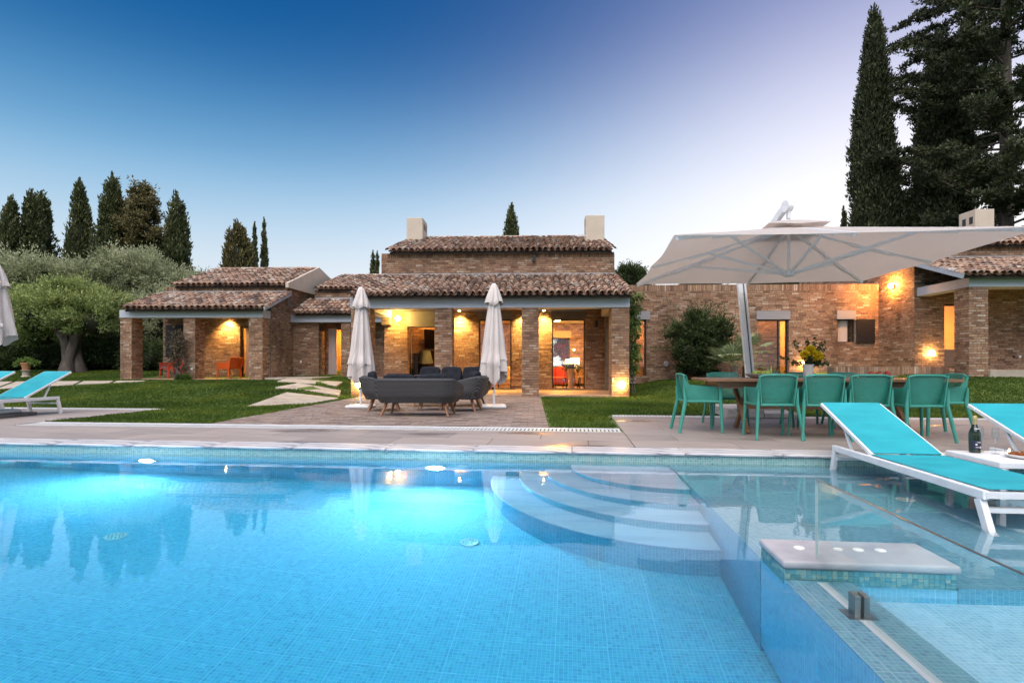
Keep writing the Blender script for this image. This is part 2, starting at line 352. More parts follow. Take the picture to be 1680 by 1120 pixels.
MT['yellow'] = leaf_mat('yellow_petal', [(.1, (.75, .5, .01)), (.9, (.9, .72, .03))], .3)
MT['magenta'] = leaf_mat('magenta_bract', [(.1, (.3, .02, .1)), (.9, (.5, .05, .2))], .3)
MT['grass'] = leaf_mat('grass_blade', [(.1, (.04, .078, .009)), (.45, (.072, .13, .014)), (.8, (.12, .18, .025)), (1, (.19, .19, .045))], .3)
m = MT['grass']; n, l = m.node_tree.nodes, m.node_tree.links; b_ = n['Principled BSDF']
src = b_.inputs['Base Color'].links[0].from_socket
pat_ = ramp(n, l, noise(n, l, coord(n), .55, 5, .6), [(.34, (.55, .62, .55)), (.5, (.95, .95, .95)), (.66, (1.6, 1.22, .95))])
l.new(mixc(n, l, 1.0, src, pat_, 'MULTIPLY'), b_.inputs['Base Color'])
MT['turf'] = pm('turf', [(.045, .085, .012), (.07, .12, .018), (.10, .15, .026)], .8, .95, .03, .6, 40, .02)
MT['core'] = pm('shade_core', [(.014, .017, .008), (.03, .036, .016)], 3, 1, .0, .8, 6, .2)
MT['apple'] = pm('green_apple', [(.22, .32, .04), (.34, .42, .07)], 4, .35)
MT['fruit_red'] = pm('red_fruit', [(.28, .02, .02), (.42, .06, .03)], 4, .35)
MT['fruit_orange'] = pm('orange_fruit', [(.6, .18, .02), (.7, .26, .03)], 4, .45)
MT['salad'] = pm('salad', [(.2, .02, .01), (.35, .12, .03), (.08, .14, .02)], 40, .5)
MT['bottle'] = pm('dark_green_bottle', [(.005, .012, .004), (.012, .022, .006)], 6, .12, .02, 0, coat=.6)
MT['foil'] = pm('gold_foil', [(.46, .33, .14), (.58, .44, .22)], 30, .35, .08, .3, metal=.25)
MT['label'] = pm('bottle_label', [(.012, .013, .03), (.02, .02, .045)], 20, .45)
MT['label_print'] = pm('label_print', [(.55, .55, .6), (.66, .66, .7)], 40, .5)

# water
m, n, l, b, o = mat_new('pool_water'); n.remove(b)
g = n.new('ShaderNodeBsdfGlass'); g.inputs['IOR'].default_value = 1.333; g.inputs['Roughness'].default_value = .018
co = vmath(n, l, 'MULTIPLY', coord(n), (1, 2.4, 1))
hsum = math_n(n, l, 'ADD', math_n(n, l, 'MULTIPLY', noise(n, l, co, 1.3, 2), 1.0), math_n(n, l, 'MULTIPLY', noise(n, l, co, 7, 2), .16))
bp = n.new('ShaderNodeBump'); bp.inputs['Strength'].default_value = .028; bp.inputs['Distance'].default_value = .05
l.new(hsum, bp.inputs['Height']); l.new(bp.outputs[0], g.inputs['Normal'])
va = n.new('ShaderNodeVolumeAbsorption'); va.inputs['Color'].default_value = (.42, .90, .985, 1); va.inputs['Density'].default_value = .8
l.new(g.outputs[0], o.inputs['Surface']); l.new(va.outputs[0], o.inputs['Volume'])
MT['water'] = m
# ------------------------------------------------------------------ mesh helpers
class MB:
    def __init__(s): s.v = []; s.f = []; s.r = []
    def add(s, vs, fs, rnd=None):
        o = len(s.v); r = random.random() if rnd is None else rnd
        s.v += [tuple(x) for x in vs]; s.r += [r] * len(vs)
        s.f += [tuple(i + o for i in q) for q in fs]; return s
    def box(s, x0, x1, y0, y1, z0, z1, rnd=None):
        return s.add([(x0, y0, z0), (x1, y0, z0), (x1, y1, z0), (x0, y1, z0), (x0, y0, z1), (x1, y0, z1), (x1, y1, z1), (x0, y1, z1)],
                     [(0, 3, 2, 1), (4, 5, 6, 7), (0, 1, 5, 4), (1, 2, 6, 5), (2, 3, 7, 6), (3, 0, 4, 7)], rnd)
    def bar(s, a, b, w, h, up=(0, 0, 1), w2=None, h2=None, rnd=None):
        """square bar from a to b; w across, h along up"""
        a, b = Vector(a), Vector(b); t = (b - a).normalized(); u = Vector(up)
        if abs(t.dot(u)) > .98: u = Vector((0, 1, 0))
        x = t.cross(u).normalized(); z = x.cross(t).normalized()
        w2 = w if w2 is None else w2; h2 = h if h2 is None else h2
        vs = []
        for p, ww, hh in ((a, w, h), (b, w2, h2)):
            for i, j in ((-1, -1), (1, -1), (1, 1), (-1, 1)): vs.append(p + x * i * ww / 2 + z * j * hh / 2)
        return s.add(vs, [(0, 1, 2, 3), (7, 6, 5, 4), (0, 4, 5, 1), (1, 5, 6, 2), (2, 6, 7, 3), (3, 7, 4, 0)], rnd)
    def tube(s, pts, rad, n=10, rnd=None, cap=True, sx=1.0):
        pts = [Vector(p) for p in pts]
        if isinstance(rad, (int, float)): rad = [rad] * len(pts)
        vs, fs = [], []; x = None
        for i, p in enumerate(pts):
            t = (pts[min(i + 1, len(pts) - 1)] - pts[max(i - 1, 0)]).normalized()
            if x is None:
                ref = Vector((0, 0, 1)) if abs(t.z) < .9 else Vector((0, 1, 0)); x = t.cross(ref).normalized()
            else: x = (x - t * x.dot(t)).normalized()
            y = t.cross(x)
            for k in range(n):
                a = 2 * math.pi * k / n
                vs.append(p + (x * math.cos(a) * sx + y * math.sin(a)) * rad[i])
        for i in range(len(pts) - 1):
            for k in range(n): fs.append((i * n + k, i * n + (k + 1) % n, (i + 1) * n + (k + 1) % n, (i + 1) * n + k))
        if cap: fs.append(tuple(range(n - 1, -1, -1))); fs.append(tuple(range((len(pts) - 1) * n, len(pts) * n)))
        return s.add(vs, fs, rnd)
    def lathe(s, prof, c=(0, 0, 0), n=20, rnd=None):
        vs, fs = [], []
        for r, z in prof:
            for k in range(n):
                a = 2 * math.pi * k / n; vs.append((c[0] + r * math.cos(a), c[1] + r * math.sin(a), c[2] + z))
        for i in range(len(prof) - 1):
            for k in range(n): fs.append((i * n + k, i * n + (k + 1) % n, (i + 1) * n + (k + 1) % n, (i + 1) * n + k))
        if prof[0][0] > 1e-4: fs.append(tuple(range(n - 1, -1, -1)))
        if prof[-1][0] > 1e-4: fs.append(tuple(range((len(prof) - 1) * n, len(prof) * n)))
        return s.add(vs, fs, rnd)
    def prism(s, poly, z0, z1, rnd=None):
        n = len(poly)
        return s.add([(x, y, z0) for x, y in poly] + [(x, y, z1) for x, y in poly],
                     [tuple(range(n - 1, -1, -1)), tuple(range(n, 2 * n))] + [(i, (i + 1) % n, n + (i + 1) % n, n + i) for i in range(n)], rnd)
    def extr(s, prof, x0, x1, rnd=None):
        """profile in (y, z) extruded along x"""
        n = len(prof)
        return s.add([(x0, y, z) for y, z in prof] + [(x1, y, z) for y, z in prof],
                     [tuple(range(n)), tuple(range(2 * n - 1, n - 1, -1))] + [(i, n + i, n + (i + 1) % n, (i + 1) % n) for i in range(n)], rnd)
    def sheet(s, fn, nu, nv, thick=0, rnd=None, closed_u=False):
        """grid surface fn(i/nu, j/nv) -> xyz, given thickness along its normal"""
        g = [[Vector(fn(i / nu, j / nv)) for j in range(nv + 1)] for i in range(nu + 1)]
        W = nv + 1
        vs = [g[i][j] for i in range(nu + 1) for j in range(W)]
        fs = [(i * W + j, (i + 1) * W + j, (i + 1) * W + j + 1, i * W + j + 1) for i in range(nu) for j in range(nv)]
        if thick:
            nr = []
            for i in range(nu + 1):
                for j in range(W):
                    if closed_u: du = g[(i + 1) % nu if i == nu else i + 1][j] - g[nu - 1 if i == 0 else i - 1][j]
                    else: du = g[min(i + 1, nu)][j] - g[max(i - 1, 0)][j]
                    dv = g[i][min(j + 1, nv)] - g[i][max(j - 1, 0)]
                    k = du.cross(dv); nr.append(k.normalized() if k.length > 1e-9 else Vector((0, 0, 1)))
            o = len(vs)
            vs = vs + [v - k * thick for v, k in zip(vs, nr)]
            fs += [tuple(reversed([a + o for a in f])) for f in fs]
            for i in range(nu):
                for j, flip in ((0, 0), (nv, 1)):
                    q = (i * W + j, o + i * W + j, o + (i + 1) * W + j, (i + 1) * W + j); fs.append(q[::-1] if flip else q)
            if not closed_u:
                for j in range(nv):
                    for i, flip in ((0, 1), (nu, 0)):
                        q = (i * W + j, o + i * W + j, o + i * W + j + 1, i * W + j + 1); fs.append(q[::-1] if flip else q)
        return s.add(vs, fs, rnd)
    def sphere(s, c, r, n=14, rnd=None, sq=1.0):
        k = n // 2
        return s.lathe([(max(1e-5, r * math.sin(math.pi * i / k)), -r * sq * math.cos(math.pi * i / k)) for i in range(k + 1)], c, n, rnd)
    def mesh(s, name, mat, smooth=None):
        me = bpy.data.meshes.new(name); me.from_pydata(s.v, [], s.f)
        a = me.attributes.new('rnd', 'FLOAT', 'POINT'); a.data.foreach_set('value', np.array(s.r, dtype=np.float32))
        me.materials.append(MT[mat] if isinstance(mat, str) else mat)
        if smooth is not None:
            me.polygons.foreach_set('use_smooth', [True] * len(me.polygons)); me.set_sharp_from_angle(angle=R(smooth))
        me.update(); return me
    def build(s, name, mat, parent=None, smooth=None, bevel=0, loc=None, rotz=None, seg=2):
        return link(name, s.mesh(name, mat, smooth), parent, bevel, loc, rotz, seg)
def link(name, me, parent=None, bevel=0, loc=None, rotz=None, seg=2):
    ob = bpy.data.objects.new(name, me); C.objects.link(ob)
    if parent is not None: ob.parent = parent
    if loc is not None: ob.location = loc
    if rotz is not None: ob.rotation_euler = (0, 0, rotz)
    if bevel:
        md = ob.modifiers.new('bevel', 'BEVEL'); md.width = bevel; md.segments = seg; md.limit_method = 'ANGLE'; md.angle_limit = R(40)
    return ob
def tag(o, label, cat, group=None):
    o['label'] = label; o['category'] = cat
    if group: o['group'] = group
    return o
def thing(name, label, cat, loc=(0, 0, 0), rotz=0, group=None):
    o = bpy.data.objects.new(name, None); C.objects.link(o); o.empty_display_size = .1
    o.location = loc; o.rotation_euler = (0, 0, rotz); return tag(o, label, cat, group)
def struct(o, kind='structure'): o['kind'] = kind; return o
def copy_tree(o, parent=None):
    c = o.copy(); C.objects.link(c); c.parent = parent
    for ch in o.children: copy_tree(ch, c)
    return c
def dup(o, loc, rotz, label, scale=None):
    c = copy_tree(o); c.location = loc; c.rotation_euler = (0, 0, rotz); c['label'] = label
    if scale: c.scale = scale
    return c
def raw_mesh(name, V, F4, rnd, mat):
    """fast mesh from numpy quads"""
    me = bpy.data.meshes.new(name); nv, nf = len(V), len(F4)
    me.vertices.add(nv); me.vertices.foreach_set('co', np.asarray(V, dtype=np.float32).ravel())
    k = F4.shape[1]
    me.loops.add(nf * k); me.loops.foreach_set('vertex_index', F4.astype(np.int32).ravel())
    me.polygons.add(nf); me.polygons.foreach_set('loop_start', np.arange(0, nf * k, k, dtype=np.int32))
    try: me.polygons.foreach_set('loop_total', np.full(nf, k, dtype=np.int32))
    except Exception: pass
    a = me.attributes.new('rnd', 'FLOAT', 'POINT'); a.data.foreach_set('value', np.asarray(rnd, dtype=np.float32))
    me.materials.append(MT[mat]); me.update(calc_edges=True); return me

# ------------------------------------------------------------------ frames of the place
TH = R(6.0); PC, PS = math.cos(TH), math.sin(TH)
POOL0 = (0, 6.64)                                   # back edge of the far coping, straight ahead of the camera
def PW(p, q, z=0): return (POOL0[0] + p * PC + q * PS, POOL0[1] - p * PS + q * PC, z)
def PL(x, y): return (x * PC - (y - POOL0[1]) * PS, x * PS + (y - POOL0[1]) * PC)
HT = R(2.0); HC, HS = math.cos(HT), math.sin(HT)
def HW(X, Y, z=0): return (X * HC + Y * HS, 17 - X * HS + Y * HC, z)
def HL(x, y): return (x * HC - (y - 17) * HS, x * HS + (y - 17) * HC)
def sstep(a, b, t):
    t = np.clip((t - a) / (b - a), 0, 1); return t * t * (3 - 2 * t)
def ground_z(x, y):
    x = np.asarray(x, dtype=float); y = np.asarray(y, dtype=float)
    left = .42 * sstep(12.8, 20.5, y) + .38 * sstep(20.5, 28, y)
    left = left * sstep(-4.9, -6.6, x)
    right = (.42 * sstep(10.8, 21.5, y)) * sstep(3.3, 6.2, x) + .34 * sstep(12.5, 17.5, y) * sstep(8.5, 13, x)
    back = .5 * sstep(24, 32, y) * (1 - np.maximum(sstep(-4.9, -6.6, x), sstep(1.2, 5.5, x)))
    return left + right + back
WATER = -.115

# ------------------------------------------------------------------ ground sheet (leaves the pool and the paving out)
gx = sorted(set([-1500, -700, -300, -140, -80, -55, -40, -32, -26] + list(np.arange(-22, 24.1, .5)) + [26, 32, 40, 55, 80, 140, 300, 700, 1500]))
gq = sorted(set([-1500, -600, -200, -80, -40, -20, -11, -8.5, -7] + list(np.arange(-.25, 1.6, .5)) + list(np.arange(1.5, 30, .5)) + [32, 36, 42, 50, 65, 90, 150, 300, 700, 2500]))
gv, gf = [], []
for q in gq:
    for p in gx:
        x, y, _ = PW(p, q); gv.append((p, q, float(ground_z(x, y)) - .012))
NW = len(gx)
for j in range(len(gq) - 1):
    for i in range(NW - 1):
        pm_, qm = (gx[i] + gx[i + 1]) / 2, (gq[j] + gq[j + 1]) / 2
        if -12 < pm_ < 12 and -7 < qm < -.2: continue
        gf.append((j * NW + i, j * NW + i + 1, (j + 1) * NW + i + 1, (j + 1) * NW + i))
g_ = MB(); g_.add(gv, gf)
struct(g_.build('ground', 'turf', smooth=60, loc=(*POOL0, 0), rotz=-TH))

# ------------------------------------------------------------------ pool shell (pool frame)
def pool_obj(mb, name, mat, parent=None, **k): return mb.build(name, mat, parent, loc=None if parent else (*POOL0, 0), rotz=None if parent else -TH, **k)
PL0, PR0, QF, QN, ZF = -9.6, 1.745, -.37, -6.35, -1.40   # main basin: left, right, far, near, floor
SHELF, SPR = -.205, 11.0
pool = MB()
pool.box(PL0 - .3, 3.0, QN - .3, QF + .3, ZF - .2, ZF)                 # floor
pool.box(PL0 - .3, SPR, QF, QF + .3, ZF, -.26)                        # far wall
pool.box(PL0 - .3, PL0, QN, QF, ZF, -.034)
pool.box(PL0 - .3, SPR, QN - .3, QN, ZF, -.034)
pool_o = struct(pool_obj(pool, 'swimming_pool', 'pool_tile'))
pool_obj(MB().box(PL0 - .3, SPR, QF - .001, QF + .3, -.259, -.034), 'waterline_band', 'waterline_tile', pool_o)
pool_o['label'] = 'rectangular swimming pool lined with blue mosaic'
sh = MB()
sh.box(PR0, SPR, -3.30, QF, ZF, SHELF)                                  # tanning ledge
sh.box(2.55, SPR, -3.66, -3.30, ZF, SHELF)
pool_obj(sh, 'tanning_ledge', 'shelf_tile', pool_o)
sp = MB()
sp.box(1.747, 2.06, QN, -3.6595, ZF, -.18)                               # wall under the glass
pool_obj(sp, 'dividing_wall', 'pool_tile', pool_o)
pool_obj(MB().box(1.746, 2.061, QN, -3.659, -.1795, -.165), 'wall_top', 'shelf_tile', pool_o)
pool_obj(MB().box(1.893, 1.937, QN, -3.68, -.17, -.161), 'glass_channel', 'white', pool_o)
sp = MB()
sp.box(2.06, SPR, -4.62, -3.66, ZF, -.42); sp.box(2.06, 2.5, QN, -4.62, ZF, -.42)
pool_obj(sp, 'spa_bench', 'spa_tile', pool_o)
sp = MB(); sp.box(2.5, SPR, QN, -4.62, ZF, -.95)
pool_obj(sp, 'spa_floor', 'spa_tile', pool_o)
# curved entry steps
radii = [(1.06, 1.08), (1.34, 1.42), (1.62, 1.76), (1.92, 2.10)]
for k, (ra, rb) in enumerate(radii):
    zt = WATER - .2 * (k + 1); arc = []
    N = 28
    def poly(da, grow=0):
        P = [(PR0, QF)]
        for i in range(N + 1):
            a = math.pi / 2 * i / N; P.append((PR0 - (ra + da) * math.cos(a), QF - (rb + da) * math.sin(a)))
        return P
    rs = MB(); rs.prism(poly(-.02), ZF, zt - .03)
    riser = pool_obj(rs, 'step', 'pool_tile', pool_o)
    tr_ = MB(); tr_.prism(poly(0), zt - .03, zt)
    tr_.build('step_tread', 'tread', riser, bevel=.008)
# marble covered service plinth between ledge and spa
pl = thing('spa_plinth', 'marble topped tiled plinth rising out of the water behind the glass panel', 'plinth', PW(2.145, -3.485, -.12), -TH)
b_ = MB(); b_.box(-.395, .395, -.172, .172, -.11, .043); b_.build('tile_backing', 'grout', pl)
b_ = MB(); b_.box(-.399, .399, -.176, .176, -1.2, -.111); b_.build('submerged_face', 'pool_tile', pl)
b_ = MB(); b_.box(-.41, .415, -.19, .185, .045, .087); b_.build('slab', 'plinth_stone', pl, bevel=.016, seg=3)
tv = []
for k in range(10):
    q_ = MB(); q_.box(-.0112, .0112, -.004, .004, -.0112, .0112, rnd=k / 9); tv.append(q_.mesh('tile', 'band_tile'))
for r_ in range(6):
    z_ = .030 - r_ * .0245
    for c_ in range(32):
        o_ = link('tile', random.choice(tv), pl, loc=(-.383 + c_ * .0247, -.172, z_))
    for c_ in range(14):
        o_ = link('tile', random.choice(tv), pl, loc=(-.395, -.16 + c_ * .0247, z_)); o_.rotation_euler = (0, 0, R(90))
for k, bx in enumerate((-.255, -.06, .04, .15)):
    jb = MB(); jb.lathe([(.028, 0), (.028, .004), (.022, .009), (.008, .011), (.001, .011)] if k != 1 else [(.024, 0), (.024, .004), (.016, .005), (.014, .003), (.001, .003)], (bx, .02, .0872), 20)
    jb.build('air_button', 'ceramic', pl, smooth=40)
# water body: the sheet in view is its top face
wb = MB(); wb.box(PL0 - .15, SPR - .1, QN - .15, QF + .15, ZF - .1, WATER)
wo_ = struct(pool_obj(wb, 'water', 'water'))
# coping
cop = struct(pool_obj(MB().box(PL0 - .5, SPR, QF + .005, -.005, -.3, -.036), 'pool_coping', 'joint'))
ck = 0; pp = PL0 - .5
while pp < SPR - .1:
    L_ = min(random.choice((1.0, 1.1, 1.2)), SPR - pp)
    c_ = MB(); c_.box(0, L_ - .003, -.40, 0, -.032, 0); c_.build('coping_slab', 'marble', cop, bevel=.012, loc=(pp, 0, 0), seg=3)
    pp += L_
nc = MB().box(PL0 - .5, SPR, QN - 3.5, QN - .0, -.3, -.036)
near = struct(pool_obj(nc, 'near_deck', 'porcelain'))
nc = MB().box(PL0 - .5, SPR, QN - .4, QN + .03, -.033, 0); nc.build('coping_slab', 'marble', near, bevel=.012)
# deck
deck = struct(pool_obj(MB().box(PL0 - 4.5, 14, .002, 1.46, -.3, -.02).box(1.42, 14, 1.46, 4.28, -.3, -.02).box(PL0 - 4.5, -8.08, 1.46, 4.85, -.3, -.02), 'pool_deck', 'joint'))
smesh = {}
def slabs(p0, p1, q0, q1, lw=1.2, lh=.6, off=0):
    q = q0; row = 0
    while q < q1 - .03:
        h_ = min(lh, q1 - q); p = p0 - (lw / 2 if (row + off) % 2 else 0)
        while p < p1 - .02:
            a, bb = max(p, p0), min(p + lw, p1)
            if bb - a > .03:
                key = (round(bb - a, 2), round(h_, 2))
                if key not in smesh:
                    s_ = MB(); s_.box(0, bb - a - .007, 0, h_ - .007, -.02, 0); smesh[key] = s_.mesh('paving_slab', 'porcelain')
                link('paving_slab', smesh[key], deck, loc=(a, q, -.0005 * random.random()))
            p += lw
        q += lh; row += 1
slabs(-13.5, 1.42, .004, 1.46, off=0); slabs(1.424, 12.5, .004, 3.96, off=0); slabs(-13.5, -8.08, 1.46, 4.5)
# overflow gratings
def grating(p0, p1, q0, q1, label_name='drain_grating', border=.12):
    g = struct(pool_obj(MB().box(p0, p1, q0, q1, -.12, -.06), label_name, 'dark'))
    t = MB(); t.box(p0, p1, q1 + .002, q1 + border, -.08, .001); t.box(p0, p1, q0 - .035, q0 - .002, -.08, .001)
    t.build('kerb_strip', 'grate', g)
    t = MB(); x = p0
    while x < p1: t.box(x, x + .034, q0, q1, -.022, -.003); x += .058
    t.box(p0, p1, (q0 + q1) / 2 - .01, (q0 + q1) / 2 + .01, -.03, -.012)
    struct(t.build('grating_bars', 'grate', g), 'stuff')
grating(-8.04, 1.40, 1.52, 1.84); grating(1.46, 13, 4.02, 4.24, border=.05); grating(-13.5, -8.1, 4.58, 4.80, border=.08)
# brick edging round the lawn notch
# patio of clay pavers (house frame)
pat = struct(MB().prism([(-4.62, -8.6), (.86, -8.6), (.86, .02), (-4.62, .02)], -.2, -.018).build('patio', 'joint', loc=HW(0, 0), rotz=-HT))
t = MB(); y = -8.45; row = 0
def patio_front(X): return -8.25 + .0
while y < .0:
    x = -4.6 - (.125 if row % 2 else 0)
    while x < .85:
        a, bb = max(x, -4.6), min(x + .243, .85)
        if bb - a > .04:
            wx, wy, _ = HW((a + bb) / 2, y + .05); pp_, qq_ = PL(wx, wy)
            if qq_ > 2.03:
                zt = random.uniform(-.004, .004); t.box(a, bb, y, y + .112, -.03, zt)
        x += .25
    y += .12; row += 1
struct(t.build('clay_pavers', 'paver', pat), 'stuff')

# stone paths and stepping slabs
def stone_poly(name, pts, z, th, parent=None):
    s_ = MB(); s_.prism(pts, z - th, z); o = s_.build(name, 'stone', parent, bevel=.012); return struct(o)
path = MB()
pa = [(0, 18.6), (246, 19.6), (90, 16.4), (0, 15.4), (-200, 14), (-200, 18.3)]
pts = []
for u, d in pa: pts.append(((u - 840) / 930 * d, d))
vs = [(x, y, float(ground_z(x, y)) + .012) for x, y in pts]
# left path is laid as flags that follow the slope
pobj = None
def lerp(a, b, t): return a + (b - a) * t
PA_ = [Vector((-14.2, 18.55)), Vector((-12.6, 19.55))]; PB = [Vector((-17.5, 15.2)), Vector((-12.4, 19.2))]
path_root = None
for k in range(9):
    t0, t1 = k / 9, (k + 1) / 9 - .012
    A0 = Vector((-22, 18.6)).lerp(Vector((-12.55, 19.62)), t0); A1 = Vector((-22, 18.6)).lerp(Vector((-12.55, 19.62)), t1)
    B0 = Vector((-19, 13.9)).lerp(Vector((-12.4, 19.25)), t0); B1 = Vector((-19, 13.9)).lerp(Vector((-12.4, 19.25)), t1)
    s_ = MB(); vv = []
    for v in (B0, B1, A1, A0):
        vv.append((v.x, v.y, float(ground_z(v.x, v.y)) + .02))
    s_.add([(x, y, z - .08) for x, y, z in vv] + vv, [(3, 2, 1, 0), (4, 5, 6, 7), (0, 1, 5, 4), (1, 2, 6, 5), (2, 3, 7, 6), (3, 0, 4, 7)])
    if path_root is None: path_root = struct(s_.build('path', 'stone'))
    else: s_.build('flagstone', 'stone', path_root)
steps_spec = [([(405, 13.0), (512, 14.0), (556, 16.2), (470, 16.2)], .018, .1), ([(451, 17.0), (557, 17.0), (560, 18.2), (490, 18.2)], .10, .12),
              ([(486, 18.4), (518, 18.4), (518, 18.9), (486, 18.9)], .17, .1), ([(455, 18.9), (552, 18.9), (562, 20.2), (470, 20.2)], .30, .16),
              ([(434, 20.7), (512, 20.7), (545, 22.4), (470, 22.4)], .47, .2)]
step_polys = []
for i, (pp_, z_, th_) in enumerate(steps_spec):
    pts = [((u - 840) / 930 * d, d) for u, d in pp_]
    cx, cy_ = sum(p[0] for p in pts) / len(pts), sum(p[1] for p in pts) / len(pts)
    if i < 4: z_ = float(ground_z(cx, cy_))
    step_polys.append(pts)
    s_ = MB(); s_.prism([(x - cx, y - cy_) for x, y in pts], -th_, 0)
    if i < 4: s_.v = [(x, y, z + float(ground_z(cx + x, cy_ + y)) - z_ + (.015, .06, .05, .06)[i]) for x, y, z in s_.v]
    if i == 4: z_ = .50
    lab = ['large pale flagstone beside the clay patio', 'second pale stepping slab up from the patio', 'smallest pale stone between two stepping slabs', 'thick stepping slab halfway up to the curtained door', 'thick landing slab below the curtained garden door'][i]
    tag(s_.build('stepping_slab', 'stone', bevel=.015, loc=(cx, cy_, z_)), lab, 'stepping slab', 'stepping slabs in the lawn')
# ------------------------------------------------------------------ villa (house frame, origin at the portico)
villa = thing('villa', 'low brick villa with terracotta tile roofs, grey beams and lit porticos', 'house', HW(0, 0), -HT)
COURSE, BH, BL = .0755, .063, .245
def mapper(face, plane):
    if face == 'front': return lambda u, w, z: (u, plane - w, z)
    if face == 'back': return lambda u, w, z: (u, plane + w, z)
    if face == 'right': return lambda u, w, z: (plane + w, u, z)
    return lambda u, w, z: (plane - w, u, z)
def brick_rows(u0, u1, z0, z1, openings=(), top_fn=None, soldier=False):
    """yield (ua, ub, za, zb) for a running bond that stops at openings"""
    z = z0; row = 0
    while z < z1 - .02:
        zt = min(z + BH, z1); zm = (z + zt) / 2
        segs = [(u0, u1)]
        if top_fn:
            pass
        for a, b, c, d in openings:
            if c < zm < d:
                ns = []
                for s0, s1 in segs:
                    if b <= s0 or a >= s1: ns.append((s0, s1)); continue
                    if a > s0: ns.append((s0, a))
                    if b < s1: ns.append((b, s1))
                segs = ns
        if soldier and z1 - z < COURSE * 3.2:
            for s0, s1 in segs:
                u = s0
                while u < s1 - .02: yield (u, min(u + .062, s1), z, z1); u += .074
            return
        st = u0 - (BL / 2 if row % 2 else 0) - random.random() * .06
        for s0, s1 in segs:
            u = st
            while u < s1:
                ln = BL * random.uniform(.92, 1.06)
                a, b = max(u, s0), min(u + ln, s1)
                if b - a > .03 and (top_fn is None or zt < top_fn((a + b) / 2)): yield (a, b - .0, z, zt)
                u += ln + .012
        z += COURSE; row += 1
def put_brick(mb, f, a, b, z0, z1):
    w = random.uniform(.004, .014); j = random.uniform(-.003, .003); k = .003
    vs = [f(a, -.02, z0 + j), f(b, -.02, z0 - j), f(b, -.02, z1 - j), f(a, -.02, z1 + j),
          f(a + k, w, z0 + j + k), f(b - k, w, z0 - j + k), f(b - k, w, z1 - j - k), f(a + k, w, z1 + j - k)]
    mb.add(vs, [(4, 5, 6, 7), (0, 1, 5, 4), (1, 2, 6, 5), (2, 3, 7, 6), (3, 0, 4, 7)])
def wall(name, face, plane, u0, u1, z0, z1, th=.35, openings=(), top_fn=None, soldier=False, bricks=True):
    """mortar body with real openings plus its brick facing"""
    us = sorted({u0, u1, *[min(max(o[0], u0), u1) for o in openings], *[min(max(o[1], u0), u1) for o in openings]})
    zs = sorted({z0, z1, *[min(max(o[2], z0), z1) for o in openings], *[min(max(o[3], z0), z1) for o in openings]})
    f = mapper(face, plane); mb = MB()
    for i in range(len(us) - 1):
        for j in range(len(zs) - 1):
            um, zm = (us[i] + us[i + 1]) / 2, (zs[j] + zs[j + 1]) / 2
            if any(o[0] < um < o[1] and o[2] < zm < o[3] for o in openings): continue
            a, b, c, d = us[i], us[i + 1], zs[j], zs[j + 1]
            d0, d1 = (d, d) if not top_fn else (min(d, top_fn(a)), min(d, top_fn(b)))
            vs = [f(a, 0, c), f(b, 0, c), f(b, -th, c), f(a, -th, c), f(a, 0, d0), f(b, 0, d1), f(b, -th, d1), f(a, -th, d0)]
            mb.add(vs, [(0, 3, 2, 1), (4, 5, 6, 7), (0, 1, 5, 4), (1, 2, 6, 5), (2, 3, 7, 6), (3, 0, 4, 7)])
    wo = mb.build(name, 'mortar', villa)
    if bricks:
        bm = MB()
        for a, b, c, d in brick_rows(u0, u1, z0, z1, openings, top_fn, soldier): put_brick(bm, f, a, b, c, d)
        # returns of the openings
        for oa, ob, oc, od in openings:
            for u_, sgn in ((oa, 1), (ob, -1)):
                if not (u0 < u_ < u1): continue
                z = z0 + math.ceil((oc - z0) / COURSE) * COURSE; r = 0
                while z < od - .03:
                    w0 = .0
                    for dd in ((.0, .115), (.127, .24), (.252, th)):
                        e = random.uniform(.002, .006) * sgn
                        vs = [f(u_, -dd[0] - .002, z), f(u_, -dd[1], z), f(u_, -dd[1], z + BH), f(u_, -dd[0] - .002, z + BH), f(u_ + e, -dd[0] - .002, z), f(u_ + e, -dd[1], z), f(u_ + e, -dd[1], z + BH), f(u_ + e, -dd[0] - .002, z + BH)]
                        bm.add(vs, [(4, 5, 6, 7), (0, 1, 5, 4), (1, 2, 6, 5), (2, 3, 7, 6), (3, 0, 4, 7)])
                    z += COURSE
        struct(bm.build('brickwork', 'brick', wo), 'stuff')
    return wo
brick_meshes = []
for k in range(14):
    t = MB(); t.add([(-.5, .02, -.5), (.5, .02, -.5), (.5, .02, .5), (-.5, .02, .5), (-.487, -.009, -.45), (.487, -.009, -.45), (.487, -.009, .45), (-.487, -.009, .45)],
                    [(4, 5, 6, 7), (0, 1, 5, 4), (1, 2, 6, 5), (2, 3, 7, 6), (3, 0, 4, 7)], rnd=(k + .5) / 14)
    brick_meshes.append(t.mesh('brick', 'brick'))
def pillar(x0, x1, y0, y1, z0, z1, single=False):
    po = MB().box(x0 + .004, x1 - .004, y0 + .004, y1 - .004, z0, z1).build('pillar', 'mortar', villa)
    bm = MB()
    for face, plane, a, b in (('front', y0 + .004, x0, x1), ('left', x0 + .004, y0, y1), ('right', x1 - .004, y0, y1), ('back', y1 - .004, x0, x1)):
        f = mapper(face, plane)
        for ua, ub, za, zb in brick_rows(a, b, z0 + .01, z1):
            if single and face == 'front':
                o = link('brick', random.choice(brick_meshes), po, loc=((ua + ub) / 2, y0 + random.uniform(-.003, .003), (za + zb) / 2)); o.scale = (ub - ua, 1, zb - za); continue
            put_brick(bm, f, ua, ub, za, zb)
    struct(bm.build('brickwork', 'brick', po), 'stuff'); return po
